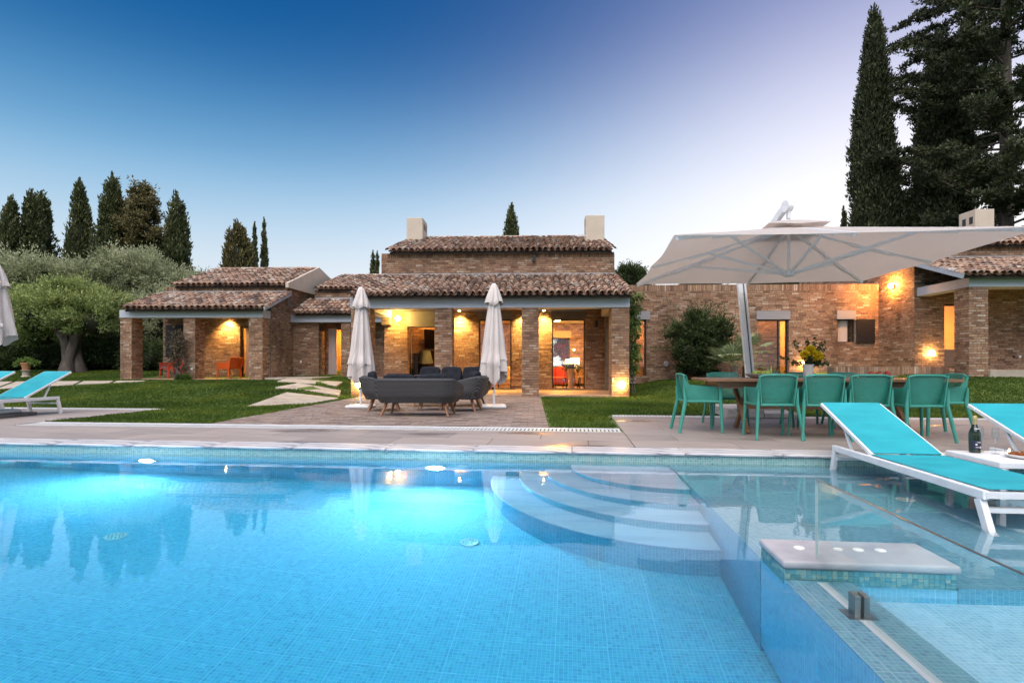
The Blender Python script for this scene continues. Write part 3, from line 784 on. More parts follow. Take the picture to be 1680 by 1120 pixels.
def beam(poly_boxes, name='beam', bev=.008):
    t = MB()
    for bx in poly_boxes: t.box(*bx)
    return t.build(name, 'beam', villa, bevel=bev)

# --- roof tiles: barrel covers over upturned pans
def cover_piece(w0=.098, w1=.078, L=.43, h=1.0, seg=6, th=.013, flip=False):
    vs = []
    for ring, (y, w, t) in enumerate(((0, w0, 0), (L, w1, 0), (0, w0, th))):
        for k in range(seg + 1):
            a = math.pi * k / seg; r = w - t
            vs.append((-r * math.cos(a), y, (r * math.sin(a) * h) * (-1 if flip else 1)))
    n = seg + 1; fs = []
    for k in range(seg):
        fs.append((k, k + 1, n + k + 1, n + k)); fs.append((k, 2 * n + k, 2 * n + k + 1, k + 1))
    return vs, fs
CV, CF = cover_piece(); PV, PF = cover_piece(.095, .085, .43, .55, 4, .012, True)
cover_meshes = []
for k in range(14):
    t = MB(); t.add(CV, CF, rnd=(k + .5) / 14); cover_meshes.append(t.mesh('roof_tile', 'roof_tile', 50))
def roof(X0, X1, Y0, z0, Y1, z1, single=0, gap=.212, over=.0):
    """slope from eave (Y0, z0) to top (Y1, z1)"""
    L = math.hypot(Y1 - Y0, z1 - z0); ang = math.atan2(z1 - z0, Y1 - Y0)
    t = MB(); dz = .11
    t.add([(X0 + .05, Y0 + .06, z0 - dz), (X1 - .05, Y0 + .06, z0 - dz), (X1 - .05, Y1, z1 - dz), (X0 + .05, Y1, z1 - dz), (X0 + .05, Y0 + .06, z0 - .03), (X1 - .05, Y0 + .06, z0 - .03), (X1 - .05, Y1, z1 - .03), (X0 + .05, Y1, z1 - .03)],
          [(0, 3, 2, 1), (4, 5, 6, 7), (0, 1, 5, 4), (1, 2, 6, 5), (2, 3, 7, 6), (3, 0, 4, 7)])
    ro = t.build('roof', 'roof_deck', villa)
    cols = int((X1 - X0) / gap); gap = (X1 - X0) / cols; step = .345; rows = int(L / step + .5); step = L / rows
    ca, sa = math.cos(ang), math.sin(ang)
    mb = MB(); cnt = 0
    for r in range(rows):
        for c in range(cols + 1):
            s = r * step - .04; lift = .035 + random.gauss(0, .005); tilt = -.045 + random.gauss(0, .012)
            x = X0 + c * gap + random.uniform(-.008, .008); s += random.gauss(0, .016)
            yw = random.gauss(0, .035)
            tone = min(1, max(0, random.random() * .9 + .1 * math.sin(c * .7 + r)))
            if r == 0: tone *= .8
            M = Matrix.Translation((x, Y0 + s * ca, z0 + s * sa + lift)) @ Matrix.Rotation(ang + tilt, 4, 'X') @ Matrix.Rotation(yw, 4, 'Z')
            if cnt < single:
                o = link('roof_tile', cover_meshes[int(tone * 13.99)], ro); o.matrix_basis = M; cnt += 1
            else:
                mb.add([M @ Vector(v) for v in CV], CF, rnd=tone)
            if c < cols:
                M = Matrix.Translation((x + gap / 2, Y0 + s * ca, z0 + s * sa + .035)) @ Matrix.Rotation(ang + tilt, 4, 'X')
                mb.add([M @ Vector(v) for v in PV], PF, rnd=tone * .6)
    struct(mb.build('tile_courses', 'roof_tile', ro, smooth=50), 'stuff')
    return ro
def ridge(X0, X1, Y, z):
    t = MB(); x = X0
    while x < X1 - .1:
        M = Matrix.Translation((x, Y, z - .02)) @ Matrix.Rotation(R(-90), 4, 'Z')
        t.add([M @ Vector((v[0] * 1.15, v[1] * 1.0, v[2])) for v in CV], CF); x += .36
    t.box(X0, X1, Y - .06, Y + .06, z - .2, z + .0)
    struct(t.build('ridge_tiles', 'roof_tile', villa, smooth=50), 'stuff')
def flat(name, mat, *boxes, bevel=0, parent=None):
    t = MB()
    for b_ in boxes: t.box(*b_)
    return t.build(name, mat, parent or villa, bevel=bevel)
def opening(kind, face, plane, a, b, c, d, depth=.12, pane=True, fr=.05, mull=()):
    """dark framed door or window with its pane"""
    f = mapper(face, plane)
    def bx(mb, u0, u1, w0, w1, z0, z1):
        p, q = f(u0, w0, z0), f(u1, w1, z1)
        mb.box(min(p[0], q[0]), max(p[0], q[0]), min(p[1], q[1]), max(p[1], q[1]), z0, z1)
    t = MB(); bx(t, a + .002, a + fr, -depth - .06, -depth, c, d); bx(t, b - fr, b - .002, -depth - .06, -depth, c, d)
    bx(t, a + fr, b - fr, -depth - .06, -depth, d - fr, d - .002); bx(t, a + fr, b - fr, -depth - .06, -depth, c + .002, c + .03)
    for mu in mull: bx(t, mu - fr / 2, mu + fr / 2, -depth - .058, -depth - .002, c + .03, d - fr)
    o = t.build(kind, 'frame', villa)
    if pane:
        t = MB(); bx(t, a + fr, b - fr, -depth - .035, -depth - .029, c + .03, d - fr); t.build('pane', 'glass', o)
    return o

# === central pavilion
FZ = .06
ZB, ZT = 2.67, 2.98
for i, (a, b) in enumerate(((-4.88, -4.30), (-2.32, -1.82), (.30, .80), (2.97, 3.49))): pillar(a, b, 0, .58, -.02 if i != 3 else .0, ZB, single=True)
beam([(-4.9, 3.51, -.02, .5, ZB + .002, ZT)])
beam([(-4.9, -4.45, .5, 3.3, ZB + .002, ZT)], 'side_beam'); beam([(3.06, 3.51, .5, 3.3, ZB + .002, ZT)], 'side_beam')
flat('portico_floor', 'terracotta', (-4.86, 3.47, .05, 3.7, -.1, FZ), bevel=.01)
flat('portico_ceiling', 'dark_soffit', (-4.44, 3.05, .51, 3.49, ZT - .06, ZT - .01))
NI, DR, WI = (-3.93, -2.94, FZ, 2.55), (-1.33, -.14, FZ + .04, 2.62), (1.32, 2.52, FZ + .04, 2.62)
wall('portico_wall', 'front', 3.5, -4.78, 3.55, FZ, ZT - .06, .35, [NI, DR, WI])
flat('lintel', 'darklintel', (-3.96, -2.90, 3.46, 3.8, 2.35, ZT - .07)); flat('lintel', 'darklintel', (-1.36, -.1, 3.47, 3.8, 2.62, ZT - .07)); flat('lintel', 'darklintel', (1.29, 2.55, 3.47, 3.8, 2.62, ZT - .07))
wall('upper_wall', 'front', 3.2, -4.80, 3.51, ZT + .3, 4.96, .35, soldier=True)
wall('upper_side_wall', 'left', -4.80, 3.2, 11, 2.4, 4.9, .3); wall('upper_side_wall', 'right', 3.51, 3.2, 11, 0, 4.9, .3)
gable = MB(); gable.add([(-4.55, 3.2, 4.9), (-4.55, 11.2, 4.9), (-4.55, 7.2, 6.3), (-4.35, 3.2, 4.9), (-4.35, 11.2, 4.9), (-4.35, 7.2, 6.3)], [(0, 1, 2), (5, 4, 3), (0, 2, 5, 3), (2, 1, 4, 5)])
gable.add([(3.3, 3.2, 4.9), (3.3, 11.2, 4.9), (3.3, 7.2, 6.3), (3.5, 3.2, 4.9), (3.5, 11.2, 4.9), (3.5, 7.2, 6.3)], [(0, 1, 2), (5, 4, 3), (0, 2, 5, 3), (2, 1, 4, 5)])
gable.build('gable', 'cream', villa)
main_roof = roof(-4.78, 3.52, -.32, 3.03, 3.22, 4.13, single=300)
flat('flashing', 'lead', (-4.8, 3.5, 3.12, 3.19, 4.08, 4.22))
roof(-4.52, 3.46, 3.0, 5.0, 7.2, 6.37); ridge(-4.5, 3.4, 7.2, 6.42)
b2 = MB(); b2.add([(-4.6, 11.4, 4.9), (3.5, 11.4, 4.9), (3.5, 7.2, 6.34), (-4.6, 7.2, 6.34)], [(0, 1, 2, 3)]); b2.build('rear_roof', 'roof_tile', villa)
def chimney(x0, x1, y0, y1, z0, z1, vents):
    o = flat('chimney', 'cream', (x0, x1, y0, y1, z0, z1), bevel=.02)
    t = MB()
    for v in vents: t.box(*v)
    t.build('vent', 'dark', o); return o
chimney(-4.52, -3.86, 6.0, 7.05, 5.7, 6.98, [(-3.875, -3.857, 6.25, 6.45, 6.55, 6.80), (-3.875, -3.857, 6.6, 6.8, 6.55, 6.80)])
chimney(2.72, 3.46, 5.5, 6.1, 5.6, 6.88, [(2.717, 2.74, 5.65, 5.8, 6.5, 6.72)])
# rooms behind the openings
def room(x0, x1, y0, y1, z0, z1, wallm='plaster', floor='terracotta'):
    flat('room_floor', floor, (x0, x1, y0, y1, z0 - .1, z0)); flat('room_ceiling', 'soffit', (x0, x1, y0, y1, z1, z1 + .08))
    flat('room_wall', wallm, (x0 - .1, x0, y0, y1, z0, z1 + .08)); flat('room_wall', wallm, (x1, x1 + .1, y0, y1, z0, z1 + .08))
wall('fireplace_wall', 'front', 4.75, -4.05, -2.55, FZ, 2.75, .2)
room(-4.05, -2.55, 3.86, 4.74, FZ, 2.75, 'mortar')
wall('niche_side_wall', 'left', -2.56, 3.86, 4.7, FZ, 2.75, .1)
room(-2.4, 3.3, 3.86, 7.8, FZ, 2.78)
wall('room_back_wall', 'front', 7.8, -2.4, 3.3, FZ, 2.78, .3, [(1.15, 2.25, .75, 2.15)])
flat('window_head', 'plaster', (1.1, 2.3, 7.75, 8.05, 2.15, 2.45)); opening('window', 'front', 7.8, 1.15, 2.25, .75, 2.15)
wall('room_side_wall', 'left', 3.29, 3.9, 7.75, FZ, 2.78, .1)
opening('door', 'front', 3.5, *DR, mull=(-.62,)); opening('window', 'front', 3.5, *WI)
flat('sill', 'mortar', (1.3, 2.54, 3.44, 3.6, FZ, FZ + .05), (-1.35, -.12, 3.44, 3.6, FZ, FZ + .05))

# === guest wing at the left
LZ = .45; B0, B1 = 2.69, 2.97
for a, b in ((-14.5, -14.08), (-12.13, -11.70), (-9.7, -9.2)): pillar(a, b, 3.3, 3.9, LZ - .08, B0)
beam([(-14.52, -9.18, 3.28, 3.7, B0 + .002, B1)]); beam([(-9.58, -9.18, 3.7, 5.66, B0 + .002, B1)], 'side_beam'); beam([(-9.177, -5.1, 5.62, 6.0, B0 + .002, B1)])
flat('terrace_floor', 'terracotta', (-14.5, -9.25, 3.25, 5.2, LZ - .25, LZ), bevel=.01)
flat('portico_ceiling', 'dark_soffit', (-14.1, -9.6, 3.71, 5.2, B1 - .06, B1 - .01))
LW, LD = (-14.0, -13.2, 1.32, 2.55), (-11.02, -10.1, LZ + .02, 2.5)
wall('guest_wall', 'front', 5.2, -14.15, -9.2, LZ, B1 - .06, .3, [LW, LD])
wall('guest_side_wall', 'right', -9.16, 3.9, 5.2, LZ - .1, 3.9, .3, top_fn=lambda y: 2.86 + (y - 3.02) * .367)
wall('guest_side_wall', 'right', -9.16, 5.2, 9.0, LZ - .1, 4.08, .3)
wall('upper_wall', 'front', 5.2, -14.05, -9.1, B1 + .3, 4.08, .3, soldier=True)
wall('upper_side_wall', 'left', -14.05, 5.2, 11.5, .5, 4.05, .3)
flat('shutter', 'shutter', (-14.02, -13.18, 5.14, 5.19, 1.30, 2.56))
sl = MB()
for k in range(22): sl.box(-13.98, -13.22, 5.125, 5.14, 1.35 + k * .055, 1.39 + k * .055)
sl.build('shutter_slats', 'shutter', villa)
opening('door', 'front', 5.2, *LD); room(-11.6, -9.5, 5.5, 8, LZ, 2.8)
flat('room_wall', 'plaster', (-11.6, -9.5, 8, 8.1, LZ, 2.8))
roof(-14.2, -9.02, 3.02, 3.0, 5.2, 3.80)
brg = MB(); brg.bar((-8.98, 2.98, 2.98), (-8.98, 5.25, 3.80), .05, .13); brg.build('barge_board', 'beam', villa)
flat('flashing', 'lead', (-14.0, -9.1, 5.12, 5.19, 3.78, 3.90))
roof(-13.65, -9.12, 5.05, 4.12, 8.25, 5.27); ridge(-13.6, -9.2, 8.25, 5.32)
g2 = MB(); pg = [(5.0, 4.02), (7.6, 4.06), (10.4, 4.95), (8.25, 5.36), (5.0, 4.2)]
g2.add([(-9.1, y, z) for y, z in pg] + [(-8.98, y, z) for y, z in pg], [(0, 1, 2, 3, 4), (9, 8, 7, 6, 5)] + [(i, 5 + i, 5 + (i + 1) % 5, (i + 1) % 5) for i in range(5)])
g2.build('gable', 'cream', villa)
b2 = MB(); b2.add([(-13.7, 11.5, 4.1), (-9.1, 11.5, 4.6), (-9.1, 8.25, 5.25), (-13.7, 8.25, 5.25)], [(0, 1, 2, 3)]); b2.build('rear_roof', 'roof_tile', villa)
# link between the two
wall('link_wall', 'front', 5.85, -9.15, -8.1, LZ - .1, B0, .3)
KD = (-8.0, -7.35, .55, 2.52)
wall('link_recess_wall', 'front', 6.7, -8.2, -4.8, LZ - .1, B0 + .2, .3, [KD]); wall('link_return_wall', 'right', -8.1, 5.85, 6.7, LZ - .1, B0, .3)
pillar(-7.12, -6.75, 5.7, 6.2, .3, B0)
opening('door', 'front', 6.7, *KD); room(-8.3, -6.8, 7.0, 8.6, .5, 2.7); flat('room_wall', 'plaster', (-8.3, -6.8, 8.6, 8.7, .5, 2.7))
flat('terrace_floor', 'terracotta', (-8.1, -4.9, 5.7, 6.7, .1, LZ + .02))
roof(-8.95, -4.7, 5.4, 3.05, 7.1, 3.75); flat('flashing', 'lead', (-8.7, -4.8, 7.02, 7.09, 3.73, 3.86))
wall('upper_wall', 'front', 7.1, -8.75, -4.8, 3.3, 4.18, .3)
roof(-8.62, -4.7, 6.95, 4.22, 10.5, 5.32); ridge(-8.6, -4.8, 10.5, 5.36)

# === long garden wall and the wing at the right
LA, LB, LWN = (4.32, 5.0, .53, 2.71), (9.2, 10.4, .58, 2.70), (12.2, 12.86, 1.82, 2.70)
wall('garden_front_wall', 'front', 5.0, 3.4, 13.75, .25, 4.04, .35, [LA, LB, LWN], soldier=True)
flat('lintel', 'lintel', (4.3, 5.14, 4.95, 5.3, 2.713, 3.03)); flat('lintel', 'lintel', (9.17, 10.44, 4.95, 5.3, 2.703, 3.03)); flat('lintel', 'lintel', (12.18, 12.88, 4.95, 5.3, 2.703, 3.03))
opening('door', 'front', 5.0, *LA); opening('door', 'front', 5.0, *LB, mull=(10.05,)); wn_ = opening('window', 'front', 5.0, *LWN, depth=.05)
flat('curtain', 'curtain', (12.3, 12.7, 5.2, 5.24, 1.83, 2.68), parent=wn_)
sh_ = flat('shutter', 'shutter', (12.89, 13.58, 4.93, 4.965, 1.80, 2.70)); t = MB()
for k in range(15): t.box(12.93, 13.54, 4.915, 4.93, 1.83 + k * .057, 1.87 + k * .057)
t.build('shutter_slats', 'shutter', sh_)
room(3.7, 6.5, 5.36, 8, .5, 3.0); wall('room_back_wall', 'front', 8, 3.7, 6.5, .5, 3.0, .2)
room(8.6, 11.8, 5.36, 8.6, .55, 3.0); wall('room_back_wall', 'front', 6.5, 8.6, 10.72, .55, 3.0, .15)
flat('room_wall', 'plaster', (8.6, 11.8, 8.2, 8.4, .55, 3.0))
wall('room_side_wall', 'right', 9.0, 5.4, 8.5, .55, 3.0, .1)
b2 = MB(); b2.box(3.6, 13.7, 5.36, 11, 3.1, 3.2); b2.build('flat_roof', 'lead', villa)
RX = 13.75; RZ = .80; RB0, RB1 = 3.32, 3.61
wall('gable_wall', 'left', RX, 2.98, 11.4, .3, 5.3, .35, top_fn=lambda y: 4.62 + (y - 2.98) * .058)
RD = (14.75, 15.62, RZ + .04, 3.05)
wall('wing_front_wall', 'front', 2.98, RX, 20, .5, RB1 + .1, .35, [RD]); opening('door', 'front', 2.98, *RD)
room(14.2, 17.5, 3.35, 6, RZ, 3.3); flat('room_wall', 'plaster', (14.2, 17.5, 6, 6.1, RZ, 3.3))
flat('cabinet', 'black', (14.3, 17.3, 5.2, 5.95, RZ, RZ + .75))
flat('wall_switch', 'black', (17.02, 17.09, 2.955, 2.975, 1.2, 1.29)); flat('wall_switch', 'ceramic', (17.22, 17.30, 2.955, 2.975, 1.2, 1.29))
pillar(13.85, 14.41, .68, 1.28, RZ - .35, RB0); pillar(19.2, 19.76, .68, 1.28, RZ - .35, RB0)
beam([(13.83, 20, .66, 1.1, RB0 + .002, RB1)]); beam([(13.83, 14.28, 1.1, 3.0, RB0 + .002, RB1)], 'side_beam')
flat('portico_ceiling', 'soffit', (14.28, 20, 1.1, 2.97, RB1 - .08, RB1 - .03))
flat('terrace_floor', 'terracotta', (13.86, 20, .70, 2.97, .4, RZ), bevel=.01); flat('terrace_edge', 'stone', (14.42, 20, .60, .78, .4, RZ + .005), bevel=.01)
roof(13.5, 20, .38, 3.66, 3.0, 4.58)
brg = MB(); brg.bar((13.44, .36, 3.62), (13.44, 3.02, 4.55), .06, .17); brg.build('barge_board', 'beam', villa)
flat('flashing', 'lead', (13.7, 20, 2.90, 2.97, 4.55, 4.68))
wall('upper_wall', 'front', 2.98, RX, 20, RB1 + .2, 5.04, .3, soldier=True)
roof(13.7, 20, 2.8, 5.06, 6.5, 6.42); ridge(13.8, 20, 6.5, 6.46)
chimney(17.7, 18.42, 5.5, 6.35, 5.6, 6.98, [(17.692, 17.71, 5.62, 5.8, 6.45, 6.72), (17.692, 17.71, 5.98, 6.16, 6.45, 6.72)])
# low brick terrace wall
wall('terrace_wall', 'front', 1.5, 10.25, 13.85, .3, .90, .4, soldier=True)
flat('terrace_floor', 'terracotta', (10.25, 13.8, 1.9, 4.98, .3, .60)); flat('terrace_floor', 'terracotta', (8.9, 10.24, 4.3, 4.98, .2, .56))
# small fittings
flat('wall_speaker', 'black', (.62, .72, 3.05, 3.19, 4.62, 4.84)); flat('wall_speaker', 'black', (2.86, 2.96, 3.38, 3.49, 2.32, 2.55))
flat('wall_socket', 'ceramic', (-11.86, -11.78, 3.285, 3.297, .78, .86)); flat('wall_socket', 'ceramic', (-8.86, -8.8, 5.83, 5.845, 1.05, 1.16)); flat('wall_socket', 'ceramic', (3.0, 3.04, -.012, -.002, .45, .58))
vb = MB(); vb.lathe([(.11, 0), (.11, .03), (.09, .05), (.001, .05)], (0, 0, 0), 8); vbo = vb.build('air_vent', 'lead', villa, loc=(5.75, 4.98, 1.0)); vbo.rotation_euler = (R(90), 0, 0)
ac = flat('air_conditioner', 'ceramic', (3.75, 4.2, 8.2, 8.7, 4.0, 4.7), bevel=.02)
t = MB()
for k in range(7): t.box(3.78, 4.12, 8.185, 8.2, 4.1 + k * .08, 4.13 + k * .08)
t.build('louvre', 'dark', ac)
cab = MB(); cab.tube([(2.5, 6.05, 6.22), (2.35, 5.6, 6.15), (2.45, 5.3, 6.0), (2.75, 5.25, 6.02)], .02, 6); cab.build('cable_loop', 'alu', villa, smooth=60)

# ------------------------------------------------------------------ lamps
def globe(name, label, X, Y, z, r=.11, mat='globe', face='front'):
    t = thing(name, label, 'lamp', HW(X, Y, z), -HT)
    MB().sphere((0, -.05, 0), r, 18, sq=1).build('globe', mat, t, smooth=60)
    b_ = MB(); b_.lathe([(r * .8, 0), (r * .8, .03), (r * .5, .05)], (0, 0, 0), 16); o = b_.build('base', 'black', t); o.rotation_euler = (R(90), 0, 0); o.location = (0, .03, 0)
    return t
globe('globe_lamp', 'lit round lamp at the foot of the portico pillar beside the lawn', 3.25, -.06, .36)
globe('globe_lamp', 'lit round lamp low on the portico pillar behind the left closed parasol', -4.60, -.06, .36)
globe('globe_lamp', 'lit round lamp low on the brick wall beside the yellow lit doorway', 14.25, 2.92, 1.37, .1)
globe('globe_lamp', 'lit round lamp behind the flower vase, beside the garden door', 10.93, 4.93, .98, .1)
globe('bulkhead_lamp', 'glaring round lamp high on the portico wall behind the left parasol', -4.20, 3.18, 2.62, .085, 'bulkhead')
t = thing('wall_lamp', 'glaring orange wall lamp high on the side of the right wing', 'lamp', HW(RX - .06, 4.05, 3.83), -HT)
MB().sphere((-.08, 0, 0), .085, 16).build('globe', 'wall_lamp', t, smooth=60); MB().box(-.02, .05, -.06, .06, -.09, .05).build('bracket', 'black', t)
def spot(name, label, X, Y, z, power, target, size=70, col=(1, .62, .18)):
    t = thing(name, label, 'lamp', HW(X, Y, z), -HT)
    MB().lathe([(.055, 0), (.055, .05), (.001, .05)], n=16).build('housing', 'black', t)
    MB().lathe([(.001, -.004), (.045, -.004)], n=16).build('lens', 'spot', t)
    ld = bpy.data.lights.new('downlight_beam', 'SPOT'); ld.energy = power; ld.spot_size = R(size); ld.spot_blend = .9; ld.color = col; ld.shadow_soft_size = .04
    lo = bpy.data.objects.new('downlight_beam', ld); C.objects.link(lo); lo.parent = t; lo.location = (0, 0, -.03)
    lo.rotation_euler = Vector(target).to_track_quat('-Z', 'Y').to_euler()
    return t
spot('ceiling_downlight', 'lit downlight over the brick wall between the dark niche and the portico door', -2.0, 3.22, 2.9, 520, (0, .16, -1), 110)
spot('ceiling_downlight', 'lit downlight over the brick wall just right of the portico door', .32, 3.22, 2.9, 420, (0, .16, -1), 110)
spot('ceiling_downlight', 'lit downlight over the brick wall just left of the portico window', 1.02, 3.22, 2.9, 400, (0, .16, -1), 110)
spot('ceiling_downlight', 'lit downlight above the orange armchair', -11.45, 4.95, 2.9, 460, (0, .14, -1), 110)
def room_lamp(label, X, Y, z, r=.07, k='roomlamp'):  # only the portico door lamp is seen; the others are added for room light
    t = thing('ceiling_lamp', label, 'lamp', HW(X, Y, z), 0)
    MB().lathe([(.001, -.03), (r, -.03), (r, 0), (.001, 0)], n=16).build('lens', k, t); MB().lathe([(r, 0), (r + .02, 0), (r + .02, .02), (.001, .02)], n=16).build('rim', 'ceramic', t)
    return t
room_lamp('lit ceiling lamp inside the portico door', -1.0, 4.3, 2.74); room_lamp('added unseen ceiling lamp in the middle of the living room', 1.6, 5.6, 2.74, .1)
room_lamp('added unseen ceiling lamp in the fireplace niche', -3.3, 4.25, 2.72, .05, 'niche')
room_lamp('added unseen ceiling lamp inside the curtained garden door', -7.5, 7.8, 2.66, .05); room_lamp('added unseen ceiling lamp inside the narrow door by the climber', 4.9, 6.6, 2.96, .06)
room_lamp('added unseen ceiling lamp inside the garden door beside the palm', 10.9, 7.4, 2.96, .06); room_lamp('added unseen ceiling lamp in the yellow room of the right wing', 15.4, 4.6, 3.26, .12)
room_lamp('added unseen ceiling lamp in the guest room behind the orange armchair', -10.5, 6.8, 2.76, .04)
# pool lamps
def pool_lamp(label, p, z):
    t = thing('pool_lamp', label, 'lamp', PW(p, QF, z), -TH, 'underwater lamps')
    b_ = MB(); b_.lathe([(.001, 0), (.085, 0)], n=24); o = b_.build('lens', 'pool_lamp', t); o.rotation_euler = (R(90), 0, 0); o.location = (0, -.032, 0)
    b_ = MB(); b_.lathe([(.088, -.03), (.105, -.026), (.115, -.005), (.115, .02)], n=24); o = b_.build('rim', 'ceramic', t, smooth=40); o.rotation_euler = (R(90), 0, 0); o.location = (0, -.006, 0)
    ld = bpy.data.lights.new('pool_beam', 'SPOT'); ld.energy = 95; ld.spot_size = R(100); ld.spot_blend = 1; ld.color = (1, .88, 1); ld.shadow_soft_size = .08
    lo = bpy.data.objects.new('pool_beam', ld); C.objects.link(lo); lo.parent = t; lo.location = (0, -.06, 0); lo.rotation_euler = Vector((0, -.75, -.7)).to_track_quat('-Z', 'Y').to_euler()
    return t
pool_lamp('lit underwater lamp in the far pool wall, below the lawn', -4.3, -.60); pool_lamp('lit underwater lamp in the far pool wall, left of the picture', -7.8, -.60); pool_lamp('lit underwater lamp in the far pool wall, nearest the curved steps', -.82, -.60)

room_lamp('small added unseen lamp just inside the garden door beside the palm', 10.1, 5.9, 2.96, .05, 'niche')  # extra unseen lamp, added to warm the brick inside the door
t = pool_lamp('lit underwater lamp in the near wall of the spa behind the glass', 3.3, -.62); t.location = PW(3.3, QN, -.29); t.rotation_euler = (0, 0, math.pi - TH)
# ------------------------------------------------------------------ furniture by the pool
def rbox(mb, cx, cy, cz, sx, sy, sz, e=.45, n=18, puff=0):
    """soft cushion: superellipsoid with pinched corners"""
    def sp(c, p): return math.copysign(abs(c) ** p, c)
    def fn(u, v):
        a = -math.pi + 2 * math.pi * u; b = -math.pi / 2 + math.pi * v
        return (cx + sx / 2 * sp(math.cos(b), e) * sp(math.cos(a), e), cy + sy / 2 * sp(math.cos(b), e) * sp(math.sin(a), e), cz + sz / 2 * sp(math.sin(b), e * 1.2))
    return mb.sheet(fn, n * 2, n)
# --- dining armchair: faces +y, origin on the floor
def make_dining_chair(label):
    t = thing('dining_chair', label, 'chair', group='turquoise dining chairs round the teak table')
    def seat(u, v):
        x = (u - .5) * .43; y = -.20 + v * .43
        return (x, y, .455 - .03 * math.sin(math.pi * u) * math.sin(math.pi * v) - .012 * v + .0)
    MB().sheet(seat, 10, 10, .018).build('seat', 'perf', t, smooth=50)
    def back(u, v):
        x = (u - .5); w = .40 + .075 * v - .05 * max(0, v - .8) * 2
        curve = .06 * (1 - (2 * x) ** 2)
        return (x * w, -.22 - .085 * v + .055 * (2 * x) ** 2 * (1 - .2 * v), .43 + .385 * v - .03 * (2 * x) ** 6 * (v > .99))
    MB().sheet(back, 14, 12, .016).build('backrest', 'perf', t, smooth=60)
    rim = MB(); pts = [back(i / 14, 1) for i in range(15)]; rim.tube([(x, y - .008, z) for x, y, z in pts], .014, 8); rim.build('back_rim', 'resin', t, smooth=60)
    for s in (-1, 1):
        side = lambda u, v: (s * (.206 + .032 * v + .012 * math.sin(math.pi * u)), -.27 + u * .46 + (1 - u) * -.03 * v, .43 + v * (.215 + .16 * max(0, 1 - u * 4.2) ** 1.5 + .01 * (1 - u)))
        MB().sheet(side, 16, 6, .014 * s).build('armrest', 'resin', t, smooth=60)
        fl = MB(); fl.tube([(s * .245, .205, .65), (s * .238, .215, .44), (s * .262, .235, .0)], [.021, .026, .021], 10, sx=.75); fl.build('leg', 'resin', t, smooth=60)
        rl = MB(); rl.tube([(s * .238, -.285, .64), (s * .240, -.262, .45), (s * .29, -.355, .0)], [.012, .029, .022], 10, sx=.75); rl.build('leg', 'resin', t, smooth=60)
    fr = MB()
    fr.tube([(-.232, .21, .435), (0, .215, .425), (.232, .21, .435)], .017, 8); fr.tube([(-.225, -.245, .435), (.225, -.245, .435)], .017, 8)
    for s in (-1, 1): fr.tube([(s * .225, -.25, .437), (s * .234, .21, .437)], .02, 8)
    fr.build('seat_frame', 'resin', t, smooth=60)
    return t
CH = make_dining_chair('turquoise chair on the near side of the table, nearest its left end')
CH.location = PW(3.27, 1.12); CH.rotation_euler = (0, 0, -TH + R(2))
TABP, TABQ = 4.15, 1.85
for p, q, r, lab in ((3.84, 1.10, -2, 'turquoise chair second from the left on the near side of the table'),
                     (4.40, 1.12, -3, 'turquoise chair third from the left on the near side of the table'),
                     (5.00, 1.08, 3, 'turquoise chair on the near side of the table with orange light below its seat'),
                     (2.52, 1.72, -88, 'turquoise chair at the left head of the table, seen from its side'),
                     (5.62, 1.72, 92, 'turquoise chair at the right head of the table, beyond the lounger'),
                     (3.12, 2.62, 180, 'turquoise chair on the far side of the table behind the left head'),
                     (3.80, 2.66, 178, 'turquoise chair on the far side of the table behind the apple bowl'),
                     (4.36, 2.64, 182, 'turquoise chair on the far side of the table behind the white vase'),
                     (5.00, 2.66, 180, 'turquoise chair on the far side of the table behind the red fruit bowl')):
    dup(CH, PW(p, q), -TH + R(r), lab)
# --- teak table
tb = thing('dining_table', 'long teak dining table with crossed trestle legs', 'table', PW(TABP, TABQ), -TH)
x = -1.6; k = 0
bd = MB(); bd.box(-.8, .8, -.051, .051, -.017, .017)
for k in range(10):
    y = -.47 + k * .1045
    b_ = MB(); b_.box(-1.62, 1.62, -.0505, .0505, -.018, .018); b_.build('plank', 'wood', tb, bevel=.004, loc=(0, y, .735))
b_ = MB()
for s in (-1, 1): b_.box(-1.45, 1.45, s * .36 - .02, s * .36 + .02, .62, .714)
for s in (-1, 1): b_.box(s * 1.42 - .02, s * 1.42 + .02, -.34, .34, .63, .714)
b_.build('apron', 'wood', tb)
for s in (-1, 1):
    b_ = MB(); b_.bar((s * 1.05, -.4, 0.0), (s * 1.05, .34, .70), .075, .05, (1, 0, 0)); b_.build('leg', 'wood', tb, bevel=.006)
    b_ = MB(); b_.bar((s * 1.05 + .052, .4, 0.0), (s * 1.05 + .052, -.34, .70), .075, .05, (1, 0, 0)); b_.build('leg', 'wood', tb, bevel=.006)
b_ = MB(); b_.bar((-1.05, 0, .36), (1.1, 0, .36), .05, .09); b_.build('stretcher', 'wood', tb)
TZ = .7535
def on_table(p, q): return PW(p, q, TZ)
def scatter_leaves(name, mat, parent, pts, dirs, L, W, rnds): pass
bw = thing('fruit_bowl', 'shallow clay bowl holding green apples on the dining table', 'bowl', on_table(3.42, 1.9), -TH)
BP = [(.10, 0), (.13, .004), (.20, .035), (.225, .062), (.218, .064), (.19, .04), (.12, .014), (.001, .012)]
MB().lathe(BP, n=28).build('bowl', 'conc', bw, smooth=40)
